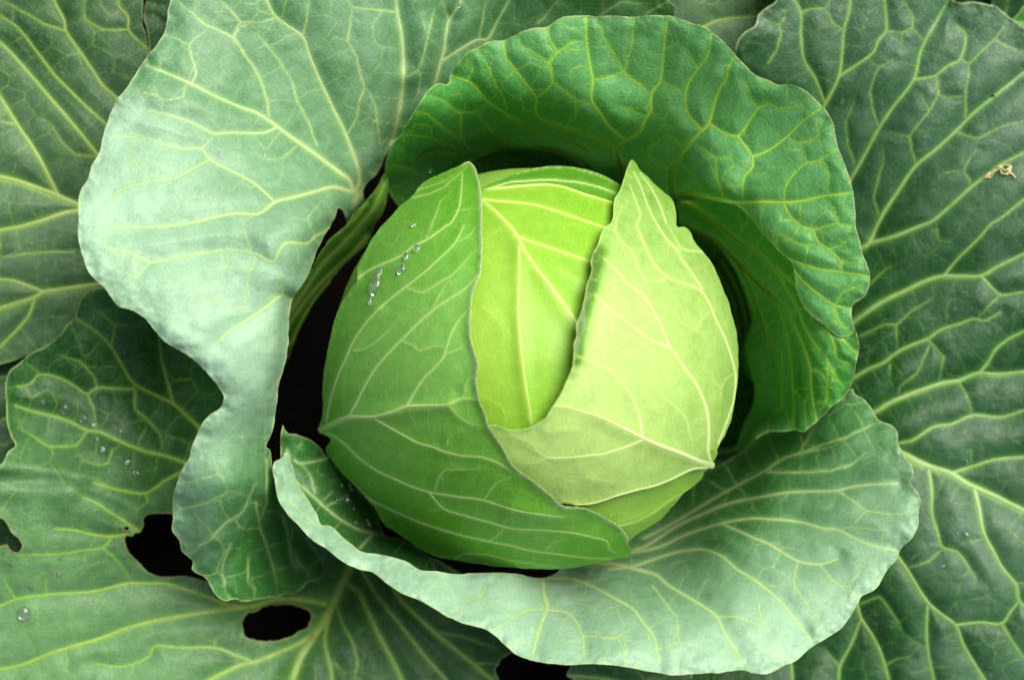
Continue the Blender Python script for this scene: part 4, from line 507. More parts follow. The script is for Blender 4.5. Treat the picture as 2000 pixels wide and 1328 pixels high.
LEAVES['TR'] = {'name': 'outer_leaf','label': 'grey-green leaf glimpsed behind,between the top leaf and the right leaf','mat': 'grey','seed': 7,'cell': 40,'puck': 2,'curl': (2,20),'ruf': 2,'bump': 0.8,'outline': [(1220,-50),(1600,-50),(1600,150),(1500,260),(1350,220),(1240,120)],'H': [(1250,0,-130),(1550,0,-150),(1450,90,-170),(1300,200,-200)],'bend': [],'bloom': [(1300,0,0.5),(1450,60,0.6)],'P': [(6,3.5,[(1359.1,74.5),(1372.6,55.9),(1396.3,42.3),(1440.4,35.6),(1481,30.5),(1500,10.2)])],'S': [(2.5,2,[(1396.3,42.3),(1389.6,30.5)])]}
LEAVES['TS'] = {'name': 'outer_leaf','label': 'sliver of dark leaf between the two upper left leaves','mat': 'dark','seed': 8,'cell': 40,'puck': 2,'curl': (2,20),'ruf': 2,'bump': 0.8,'outline': [(279,-50),(430,-50),(440,150),(380,220),(310,180),(292,110),(287.9,61),(280.5,40.7),(282.9,16.9),(286.2,0)],'H': [(280,0,-100),(430,0,-100),(300,150,-120),(430,180,-130)],'bend': [],'bloom': [(300,50,0.1),(400,50,0.2)],'P': [],'S': [(2.5,2,[(287.9,6.8),(325.2,15.2)]),(2,2,[(298.1,30.5),(321.8,47.4)])]}
LEAVES['BL'] = {'name': 'outer_leaf','label': 'dark leaf seen low behind the left edge below the grey leaf','mat': 'dark','seed': 9,'cell': 40,'puck': 2,'curl': (2,20),'ruf': 3,'bump': 0.8,'outline': [(-50,730),(80,690),(200,740),(260,900),(200,1050),(80,1120),(-50,1130)],'H': [(0,750,-210),(100,700,-240),(0,1050,-200),(200,900,-280)],'bend': [],'bloom': [(0,800,0),(0,1050,0)],'P': [(5,3,[(67.8,731.3),(13.6,735.7),(0,736.4),(-20.3,738.1)])],'S': [(3,2,[(33.9,805.9),(6.8,817.7),(-6.8,824.5)])]}
LEAVES['BM'] = {'name': 'outer_leaf','label': 'small dark leaf peeping out below the bottom leaf beside the black gap','mat': 'dark','seed': 10,'cell': 40,'puck': 2,'curl': (2,20),'ruf': 3,'bump': 0.8,'outline': [(1116.9,1284.5),(1113.5,1304.8),(1106.7,1318.4),(1118.6,1325.2),(1135.5,1352.3),(1320,1400),(1330,1240),(1200,1200)],'H': [(1110,1310,-180),(1250,1320,-200),(1320,1250,-220),(1150,1400,-190)],'bend': [],'bloom': [(1150,1310,0.1),(1250,1310,0)],'P': [(4,3,[(1110.1,1317.7),(1152.4,1321.8),(1189.7,1326.8),(1237.1,1335.3)])],'S': []}
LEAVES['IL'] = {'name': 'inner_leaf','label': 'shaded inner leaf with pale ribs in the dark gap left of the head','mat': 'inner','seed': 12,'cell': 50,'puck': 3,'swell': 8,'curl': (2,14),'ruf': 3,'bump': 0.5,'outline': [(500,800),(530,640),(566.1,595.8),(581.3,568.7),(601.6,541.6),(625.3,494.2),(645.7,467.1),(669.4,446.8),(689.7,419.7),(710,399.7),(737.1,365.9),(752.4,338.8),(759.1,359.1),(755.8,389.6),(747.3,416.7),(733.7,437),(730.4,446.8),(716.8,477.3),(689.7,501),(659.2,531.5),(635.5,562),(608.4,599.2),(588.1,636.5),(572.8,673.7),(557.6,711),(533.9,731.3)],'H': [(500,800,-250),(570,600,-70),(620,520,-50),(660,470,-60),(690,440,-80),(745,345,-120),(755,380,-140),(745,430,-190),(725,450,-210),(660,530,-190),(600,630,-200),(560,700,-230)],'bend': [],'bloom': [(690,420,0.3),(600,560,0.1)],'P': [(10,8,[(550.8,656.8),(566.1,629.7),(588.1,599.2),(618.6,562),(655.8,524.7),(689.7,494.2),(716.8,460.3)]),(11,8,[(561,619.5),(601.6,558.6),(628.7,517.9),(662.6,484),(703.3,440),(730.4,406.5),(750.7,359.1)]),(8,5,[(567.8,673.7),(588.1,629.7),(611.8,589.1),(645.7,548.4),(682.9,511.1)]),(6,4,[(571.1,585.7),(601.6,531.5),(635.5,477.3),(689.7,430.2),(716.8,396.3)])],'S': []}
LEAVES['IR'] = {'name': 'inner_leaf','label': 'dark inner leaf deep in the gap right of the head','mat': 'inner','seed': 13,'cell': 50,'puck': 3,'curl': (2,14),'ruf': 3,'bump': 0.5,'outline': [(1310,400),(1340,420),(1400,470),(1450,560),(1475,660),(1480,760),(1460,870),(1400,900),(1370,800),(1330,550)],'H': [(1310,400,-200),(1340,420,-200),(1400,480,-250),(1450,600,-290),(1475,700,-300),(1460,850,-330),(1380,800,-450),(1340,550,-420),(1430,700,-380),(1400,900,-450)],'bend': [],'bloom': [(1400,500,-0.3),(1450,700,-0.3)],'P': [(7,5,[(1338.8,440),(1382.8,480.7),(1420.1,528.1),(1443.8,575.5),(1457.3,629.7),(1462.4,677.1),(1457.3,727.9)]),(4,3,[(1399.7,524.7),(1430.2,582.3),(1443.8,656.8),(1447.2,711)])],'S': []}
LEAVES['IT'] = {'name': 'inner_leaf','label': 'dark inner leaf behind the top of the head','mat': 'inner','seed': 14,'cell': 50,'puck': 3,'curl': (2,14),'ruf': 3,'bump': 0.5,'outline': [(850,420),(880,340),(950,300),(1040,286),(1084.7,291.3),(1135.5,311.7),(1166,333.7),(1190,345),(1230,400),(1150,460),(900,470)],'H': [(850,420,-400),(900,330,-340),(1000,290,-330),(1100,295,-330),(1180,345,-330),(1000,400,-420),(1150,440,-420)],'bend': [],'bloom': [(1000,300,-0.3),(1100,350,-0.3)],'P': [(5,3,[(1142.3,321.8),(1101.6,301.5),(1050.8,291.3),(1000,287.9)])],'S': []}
LEAVES['W0'] = {'name': 'lower_leaf','label': 'low outer leaf drooping to the soil round the plant','mat': 'dark','seed': 40,'cell': 90,'puck': 5,'curl': (-10,60),'ruf': 12,'bump': 3,'low': 1,'outline': [(1783.8,843.4),(1825,841.5),(1958.4,838),(2115.7,665.8),(2345.5,538.9),(2649.5,549.5),(2884.3,750.2),(2938.4,1036.6),(2865.3,1246.3),(2704,1438.1),(2411.7,1470.6),(2147.2,1366),(2004.6,1163.6),(1934.5,955.6),(1813.1,900.3),(1775.9,882.6)],'H': [(1280,761.7,-520),(1721,851.1,-520),(2015.1,910.7,-450),(2260.1,960.3,-330),(2339.6,568.3,-300),(2180.6,1352.4,-360),(2505.1,1010,-370),(2643.5,578.9,-420),(2464.7,1461,-470),(2897.1,1089.5,-545),(2739.5,1363.6,-540),(2858.7,775.6,-530)],'bend': [],'bloom': [(1035,712,0.3)],'P': [(22,6,[(1838.7,874.9),(2014.1,915.6),(2409.1,980.3),(2846.1,1089.3)]),(9,3,[(1966.1,900.7),(2074.3,769.6),(2208,613.1)]),(9,3,[(1966.1,900.7),(2014.7,1063.6),(2076.9,1259.9)]),(9,3,[(2113.1,930.5),(2231.1,801.4),(2374.6,646.8)]),(9,3,[(2113.1,930.5),(2171.5,1095.4),(2243.5,1293.7)]),(9,3,[(2260.1,960.3),(2387.9,833.2),(2541.3,680.6)]),(9,3,[(2260.1,960.3),(2328.3,1127.2),(2410.1,1327.5)]),(9,3,[(2407.1,990.1),(2544.7,865),(2707.9,714.4)]),(9,3,[(2407.1,990.1),(2485.1,1159),(2576.7,1361.2)])],'S': []}  # W leaves: added out of view to keep side light off the soil
LEAVES['W1'] = {'name': 'lower_leaf','label': 'low outer leaf drooping to the soil round the plant','mat': 'dark','seed': 41,'cell': 90,'puck': 5,'curl': (-10,60),'ruf': 12,'bump': 3,'low': 1,'outline': [(1593.9,1227.4),(1629.6,1248.1),(1743.7,1317.2),(1969.1,1257.4),(2231.1,1274.9),(2481,1448.1),(2570.1,1743.9),(2460.8,2014.2),(2285.9,2151),(2046.5,2225.1),(1783,2094.5),(1617.1,1863.5),(1606.5,1616.1),(1660.1,1403.2),(1587.8,1291.1),(1566,1256.1)],'H': [(1214.3,886.2,-520),(1537,1199.9,-520),(1752.1,1409,-450),(1931.3,1583.2,-330),(2210.1,1296.4,-300),(1652.5,1870.1,-360),(2110.6,1757.5,-370),(2460.1,1469.7,-420),(1832.8,2115,-470),(2397.4,2036.3,-545),(2116.6,2181.7,-540),(2534.8,1751.5,-530)],'bend': [],'bloom': [(1035,712,0.3)],'P': [(22,6,[(1623,1283.5),(1748.6,1412.6),(2045.9,1680.6),(2354.6,2008.6)]),(9,3,[(1716.2,1374.1),(1878.1,1322.3),(2075.3,1263)]),(9,3,[(1716.2,1374.1),(1669,1537.5),(1615.3,1736.2)]),(9,3,[(1823.8,1478.7),(1992.9,1433.9),(2197.2,1381.5)]),(9,3,[(1823.8,1478.7),(1783.8,1649),(1737.2,1854.7)]),(9,3,[(1931.3,1583.2),(2107.6,1545.4),(2319.1,1499.9)]),(9,3,[(1931.3,1583.2),(1898.5,1760.5),(1859.1,1973.2)]),(9,3,[(2038.9,1687.8),(2222.3,1656.9),(2441,1618.4)]),(9,3,[(2038.9,1687.8),(2013.2,1872),(1981,2091.7)])],'S': []}
LEAVES['W2'] = {'name': 'lower_leaf','label': 'low outer leaf drooping to the soil round the plant','mat': 'dark','seed': 42,'cell': 90,'puck': 5,'curl': (-10,60),'ruf': 12,'bump': 3,'low': 1,'outline': [(1226.6,1447.7),(1245.4,1484.4),(1304,1604.3),(1526,1675.9),(1736.9,1832.2),(1853.5,2113.1),(1768.5,2410),(1530.4,2578.3),(1309.4,2598.9),(1067.9,2531.8),(916.8,2279.5),(902.1,1995.4),(1027,1781.6),(1187.1,1631.4),(1186.9,1498),(1187.6,1456.8)],'H': [(1091.6,955.5,-520),(1193.5,1393.8,-520),(1261.4,1686,-450),(1318,1929.5,-330),(1707.6,1839,-300),(928.4,2020.1,-360),(1374.6,2173,-370),(1824.3,2119.9,-420),(947.6,2323.6,-470),(1465.2,2562.7,-545),(1150.3,2533.2,-540),(1734.8,2397.3,-530)],'bend': [],'bloom': [(1035,712,0.3)],'P': [(22,6,[(1220.7,1510.7),(1256.5,1687.2),(1361.7,2073.4),(1444.1,2516.2)]),(9,3,[(1250.1,1637.3),(1414.3,1681.3),(1612.3,1737.9)]),(9,3,[(1250.1,1637.3),(1122.1,1749.2),(969.4,1887.4)]),(9,3,[(1284.1,1783.4),(1450.5,1837.1),(1650.8,1903.5)]),(9,3,[(1284.1,1783.4),(1158.3,1905.1),(1007.9,2053)]),(9,3,[(1318,1929.5),(1486.8,1993),(1689.3,2069.1)]),(9,3,[(1318,1929.5),(1194.6,2060.9),(1046.4,2218.5)]),(9,3,[(1352,2075.6),(1523,2148.8),(1727.8,2234.7)]),(9,3,[(1352,2075.6),(1230.8,2216.7),(1084.9,2384.1)])],'S': []}
LEAVES['W3'] = {'name': 'lower_leaf','label': 'low outer leaf drooping to the soil round the plant','mat': 'dark','seed': 43,'cell': 90,'puck': 5,'curl': (-10,60),'ruf': 12,'bump': 3,'low': 1,'outline': [(798.4,1434.5),(794.4,1475.5),(778.9,1608.1),(926.9,1788.3),(1019.8,2033.8),(966.1,2333.2),(734.1,2537),(442.8,2549.9),(245.7,2447.7),(78.8,2260.7),(88.2,1966.7),(229.4,1719.8),(450,1607.5),(665.9,1567.7),(737.8,1455.4),(760.7,1421.1)],'H': [(951,947.5,-520),(799.7,1371.3,-520),(698.9,1653.8,-450),(614.8,1889.3,-330),(991.6,2023.7,-300),(238.1,1754.8,-360),(530.8,2124.7,-370),(937.8,2323.1,-420),(90.2,2020.6,-470),(396.4,2501.5,-545),(147.4,2306.4,-540),(712.5,2508.1,-530)],'bend': [],'bloom': [(1035,712,0.3)],'P': [(22,6,[(759.4,1484.3),(694.2,1652.1),(573.8,2033.9),(403.8,2451)]),(9,3,[(715.7,1606.7),(830.1,1732.5),(966,1887.2)]),(9,3,[(715.7,1606.7),(547.5,1631.7),(344.4,1665.3)]),(9,3,[(665.3,1748),(776.3,1883.2),(908.8,2047.3)]),(9,3,[(665.3,1748),(493.7,1782.3),(287.2,1825.4)]),(9,3,[(614.8,1889.3),(722.5,2033.9),(851.7,2207.4)]),(9,3,[(614.8,1889.3),(440,1933),(230.1,1985.6)]),(9,3,[(564.4,2030.5),(668.7,2184.6),(794.6,2367.5)]),(9,3,[(564.4,2030.5),(386.2,2083.7),(173,2145.7)])],'S': []}
LEAVES['W4'] = {'name': 'lower_leaf','label': 'low outer leaf drooping to the soil round the plant','mat': 'dark','seed': 44,'cell': 90,'puck': 5,'curl': (-10,60),'ruf': 12,'bump': 3,'low': 1,'outline': [(445.3,1191.9),(419.8,1224.2),(335.1,1327.4),(362.2,1559),(307.6,1815.8),(100.6,2038.5),(-204.9,2084.6),(-456.8,1937.9),(-567.4,1745.4),(-606.7,1497.9),(-439.9,1255.7),(-187.6,1124.3),(58.7,1149),(261.9,1232.3),(383.1,1176.7),(420.9,1160.2)],'H': [(837,864.6,-520),(480.6,1139.4,-520),(243,1322.6,-450),(45.1,1475.2,-330),(289.3,1792,-300),(-199.2,1158.4,-360),(-152.9,1627.9,-370),(82.2,2014.8,-420),(-467.3,1302,-470),(-469.7,1872.1,-545),(-573.7,1573.5,-540),(-207.3,2048.6,-530)],'bend': [],'bloom': [(1035,712,0.3)],'P': [(22,6,[(385.6,1212.7),(240,1318.6),(-67.6,1574.7),(-436.2,1833.7)]),(9,3,[(282.6,1292.1),(310.9,1459.7),(341.6,1663.3)]),(9,3,[(282.6,1292.1),(127.7,1222.1),(-61.4,1140.6)]),(9,3,[(163.9,1383.6),(184.2,1557.4),(207,1767.1)]),(9,3,[(163.9,1383.6),(1,1319.8),(-196,1244.4)]),(9,3,[(45.1,1475.2),(57.5,1655.1),(72.3,1870.9)]),(9,3,[(45.1,1475.2),(-125.7,1417.5),(-330.7,1348.2)]),(9,3,[(-73.7,1566.8),(-69.3,1752.8),(-62.3,1974.7)]),(9,3,[(-73.7,1566.8),(-252.4,1515.2),(-465.3,1452)])],'S': []}
LEAVES['W5'] = {'name': 'lower_leaf','label': 'low outer leaf drooping to the soil round the plant','mat': 'dark','seed': 45,'cell': 90,'puck': 5,'curl': (-10,60),'ruf': 12,'bump': 3,'low': 1,'outline': [(279.5,796.9),(240.5,810.3),(113.5,851.3),(11.1,1060.8),(-173.7,1247.3),(-468.3,1322.8),(-750.1,1196.4),(-882.8,936.8),(-871.7,715),(-771,485.6),(-499.7,372),(-216.4,397.8),(-22.6,551.8),(103.3,731.7),(235.4,750.5),(276.1,757)],'H': [(785.9,733.4,-520),(337.6,771.8,-520),(38.7,797.5,-450),(-210.4,818.9,-330),(-176.2,1217.4,-300),(-244.6,420.3,-360),(-459.5,840.2,-370),(-470.9,1292.9,-420),(-547.8,396.2,-470),(-858,874.4,-545),(-784.1,567,-540),(-732.8,1164.8,-530)],'bend': [],'bloom': [(1035,712,0.3)],'P': [(22,6,[(218,782.1),(38.2,792.5),(-359,841.7),(-809.1,860.2)]),(9,3,[(88.5,793.2),(21.6,949.5),(-62.6,1137.4)]),(9,3,[(88.5,793.2),(-4.1,650.6),(-119.1,479.8)]),(9,3,[(-61,806),(-137.8,963.2),(-232,1151.9)]),(9,3,[(-61,806),(-163.5,664.3),(-288.5,494.4)]),(9,3,[(-210.4,818.9),(-297.2,976.9),(-401.4,1166.5)]),(9,3,[(-210.4,818.9),(-322.9,678),(-457.8,508.9)]),(9,3,[(-359.9,831.7),(-456.6,990.5),(-570.8,1181)]),(9,3,[(-359.9,831.7),(-482.3,691.6),(-627.2,523.4)])],'S': []}
LEAVES['W6'] = {'name': 'lower_leaf','label': 'low outer leaf drooping to the soil round the plant','mat': 'dark','seed': 46,'cell': 90,'puck': 5,'curl': (-10,60),'ruf': 12,'bump': 3,'low': 1,'outline': [(353.5,375),(313.5,365.1),(184.5,331),(-15,451.9),(-271.2,508.9),(-559.8,413.1),(-728.6,154.4),(-699.9,-135.7),(-570.7,-316.3),(-361.9,-454.9),(-72.2,-403.8),(152.1,-228.9),(231.9,5.5),(240.5,224.9),(341.5,312.1),(372.2,339.6)],'H': [(813.9,595.3,-520),(415.9,385.3,-520),(150.6,245.3,-450),(-70.5,128.6,-330),(-257.2,482.3,-300),(116.2,-225.2,-360),(-291.6,11.9,-370),(-545.8,386.5,-420),(-125.8,-409.4,-470),(-645.4,-174.8,-545),(-416.9,-393.4,-540),(-696.9,137.2,-530)],'bend': [],'bloom': [(1035,712,0.3)],'P': [(22,6,[(309.8,329.3),(152.9,240.8),(-207.8,67.4),(-596.5,-160.3)]),(9,3,[(194.8,268.6),(54.1,363.9),(-118.4,476.4)]),(9,3,[(194.8,268.6),(194.1,98.6),(189.7,-107.3)]),(9,3,[(62.2,198.6),(-87.4,289.2),(-268.7,397.1)]),(9,3,[(62.2,198.6),(52.6,23.9),(39.3,-186.6)]),(9,3,[(-70.5,128.6),(-228.9,214.6),(-419.1,317.7)]),(9,3,[(-70.5,128.6),(-88.9,-50.8),(-111,-266)]),(9,3,[(-203.2,58.6),(-370.4,139.9),(-569.4,238.4)]),(9,3,[(-203.2,58.6),(-230.4,-125.4),(-261.4,-345.3)])],'S': []}
LEAVES['W7'] = {'name': 'lower_leaf','label': 'low outer leaf drooping to the soil round the plant','mat': 'dark','seed': 47,'cell': 90,'puck': 5,'curl': (-10,60),'ruf': 12,'bump': 3,'low': 1,'outline': [(643.9,60),(615.5,30.1),(525.5,-68.3),(292.3,-74.5),(46,-165.1),(-145.1,-401.7),(-147.2,-710.6),(33.8,-939.1),(240.2,-1021.2),(490.7,-1024.8),(706.8,-825.3),(800.9,-556.9),(741.4,-316.5),(630,-127.3),(667.8,0.6),(678.8,40.4)],'H': [(912.1,494.3,-520),(690.8,102.5,-520),(543.3,-158.8,-450),(420.4,-376.5,-330),(72.1,-179.8,-300),(768.7,-573.1,-360),(297.5,-594.2,-370),(-118.9,-416.5,-420),(664.8,-859,-470),(100.8,-942.5,-545),(411.2,-1002.9,-540),(-111.2,-707.9,-530)],'bend': [],'bloom': [(1035,712,0.3)],'P': [(22,6,[(631.8,-2),(547.7,-161.2),(338,-502.2),(134.1,-903.9)]),(9,3,[(567.9,-115.2),(398,-111.2),(192.1,-109.7)]),(9,3,[(567.9,-115.2),(659.2,-258.7),(766.8,-434.2)]),(9,3,[(494.2,-245.9),(319.3,-250.5),(108.5,-257.8)]),(9,3,[(494.2,-245.9),(580.5,-398),(683.2,-582.3)]),(9,3,[(420.4,-376.5),(240.6,-389.8),(24.9,-405.8)]),(9,3,[(420.4,-376.5),(501.9,-537.3),(599.6,-730.3)]),(9,3,[(346.7,-507.1),(162,-529.1),(-58.7,-553.8)]),(9,3,[(346.7,-507.1),(423.2,-676.6),(516,-878.3)])],'S': []}
LEAVES['W8'] = {'name': 'lower_leaf','label': 'low outer leaf drooping to the soil round the plant','mat': 'dark','seed': 48,'cell': 90,'puck': 5,'curl': (-10,60),'ruf': 12,'bump': 3,'low': 1,'outline': [(1058.5,-47.9),(1050.8,-88.4),(1028.3,-219.9),(835.5,-351.1),(677.2,-560.5),(644.4,-862.9),(809.6,-1123.9),(1085.4,-1218.3),(1303.4,-1175.7),(1516.1,-1043.4),(1590,-758.7),(1524.1,-482),(1344,-312),(1148.1,-213),(1110.7,-85),(1098.4,-45.6)],'H': [(1049.3,462.4,-520),(1075,13.1,-520),(1092.2,-286.4,-450),(1106.5,-536,-330),(707.1,-558.8,-300),(1505.8,-513.1,-360),(1120.8,-785.5,-370),(674.3,-861.2,-420),(1572.9,-809.7,-470),(1143.6,-1184.9,-545),(1437.4,-1067.9,-540),(838.4,-1102.2,-530)],'bend': [],'bloom': [(1035,712,0.3)],'P': [(22,6,[(1081.9,-106.7),(1097.2,-286.1),(1105.1,-686.3),(1150.7,-1134.4)]),(9,3,[(1089.3,-236.4),(944.1,-324.9),(770.1,-435)]),(9,3,[(1089.3,-236.4),(1243.6,-307.7),(1429.1,-397.3)]),(9,3,[(1097.9,-386.2),(953.3,-484.6),(779.9,-604.7)]),(9,3,[(1097.9,-386.2),(1252.8,-467.5),(1438.8,-567)]),(9,3,[(1106.5,-536),(962.4,-644.4),(789.6,-774.5)]),(9,3,[(1106.5,-536),(1261.9,-627.2),(1448.5,-736.7)]),(9,3,[(1115,-685.7),(971.6,-804.1),(799.3,-944.2)]),(9,3,[(1115,-685.7),(1271.1,-787),(1458.2,-906.5)])],'S': []}
LEAVES['W9'] = {'name': 'lower_leaf','label': 'low outer leaf drooping to the soil round the plant','mat': 'dark','seed': 49,'cell': 90,'puck': 5,'curl': (-10,60),'ruf': 12,'bump': 3,'low': 1,'outline': [(1465.6,85.4),(1481,47.2),(1533.2,-75.6),(1441.9,-290.3),(1422,-552),(1557.9,-824.1),(1837.9,-954.3),(2121,-884.6),(2281.4,-731),(2388.8,-504.6),(2297,-225.2),(2091.9,-28),(1848.6,17.6),(1630.2,-5.1),(1529.5,82.5),(1497.9,108.9)],'H': [(1182,509.8,-520),(1446.5,145.7,-520),(1622.9,-97,-450),(1769.8,-299.2,-330),(1446.2,-534.4,-300),(2093.4,-64.1,-360),(1916.8,-501.5,-370),(1582.1,-806.4,-420),(2310.2,-277.4,-470),(2151.9,-825,-545),(2335.8,-567.8,-540),(1850.4,-920.5,-530)],'bend': [],'bloom': [(1035,712,0.3)],'P': [(22,6,[(1517,48.6),(1626.9,-94),(1849.9,-426.4),(2130.6,-778.7)]),(9,3,[(1593.5,-56.5),(1519.1,-209.4),(1432.3,-396.1)]),(9,3,[(1593.5,-56.5),(1761.8,-33.1),(1966.2,-8.1)]),(9,3,[(1681.6,-177.9),(1613.2,-338.9),(1532.2,-533.7)]),(9,3,[(1681.6,-177.9),(1855.9,-162.5),(2066.2,-145.7)]),(9,3,[(1769.8,-299.2),(1707.3,-468.3),(1632.2,-671.2)]),(9,3,[(1769.8,-299.2),(1949.9,-291.9),(2166.1,-283.2)]),(9,3,[(1858,-420.6),(1801.3,-597.7),(1732.1,-808.7)]),(9,3,[(1858,-420.6),(2044,-421.4),(2266,-420.7)])],'S': []}
LEAVES['W10'] = {'name': 'lower_leaf','label': 'low outer leaf drooping to the soil round the plant','mat': 'dark','seed': 50,'cell': 90,'puck': 5,'curl': (-10,60),'ruf': 12,'bump': 3,'low': 1,'outline': [(1736,417.7),(1769.6,393.9),(1879.9,318.7),(1919.2,88.8),(2043.9,-142.1),(2305.3,-297.5),(2611.3,-255.7),(2811.8,-44),(2863.6,171.9),(2831.6,420.5),(2603.3,605.9),(2324.3,660.9),(2094.9,567.7),(1923.4,430.6),(1791.4,449.8),(1750.5,455)],'H': [(1268,621.3,-520),(1687.3,458.1,-520),(1966.9,349.3,-450),(2199.9,258.6,-330),(2054.8,-114.2,-300),(2345,631.3,-360),(2432.8,167.9,-370),(2316.2,-269.6,-420),(2642.7,569.1,-470),(2805.6,22.8,-545),(2821.2,338.6,-540),(2603.6,-220.5,-530)],'bend': [],'bloom': [(1035,712,0.3)],'P': [(22,6,[(1799.2,414.6),(1968.7,353.9),(2336,194.9),(2762.6,50.3)]),(9,3,[(1920.3,367.4),(1940.4,198.6),(1968.3,-5.4)]),(9,3,[(1920.3,367.4),(2049.3,478.2),(2207.7,609.6)]),(9,3,[(2060.1,313),(2089.5,140.6),(2126.8,-67.1)]),(9,3,[(2060.1,313),(2198.4,420.1),(2366.2,548)]),(9,3,[(2199.9,258.6),(2238.6,82.5),(2285.2,-128.7)]),(9,3,[(2199.9,258.6),(2347.5,362.1),(2524.6,486.3)]),(9,3,[(2339.7,204.2),(2387.7,24.5),(2443.6,-190.4)]),(9,3,[(2339.7,204.2),(2496.6,304.1),(2683,424.6)])],'S': []}
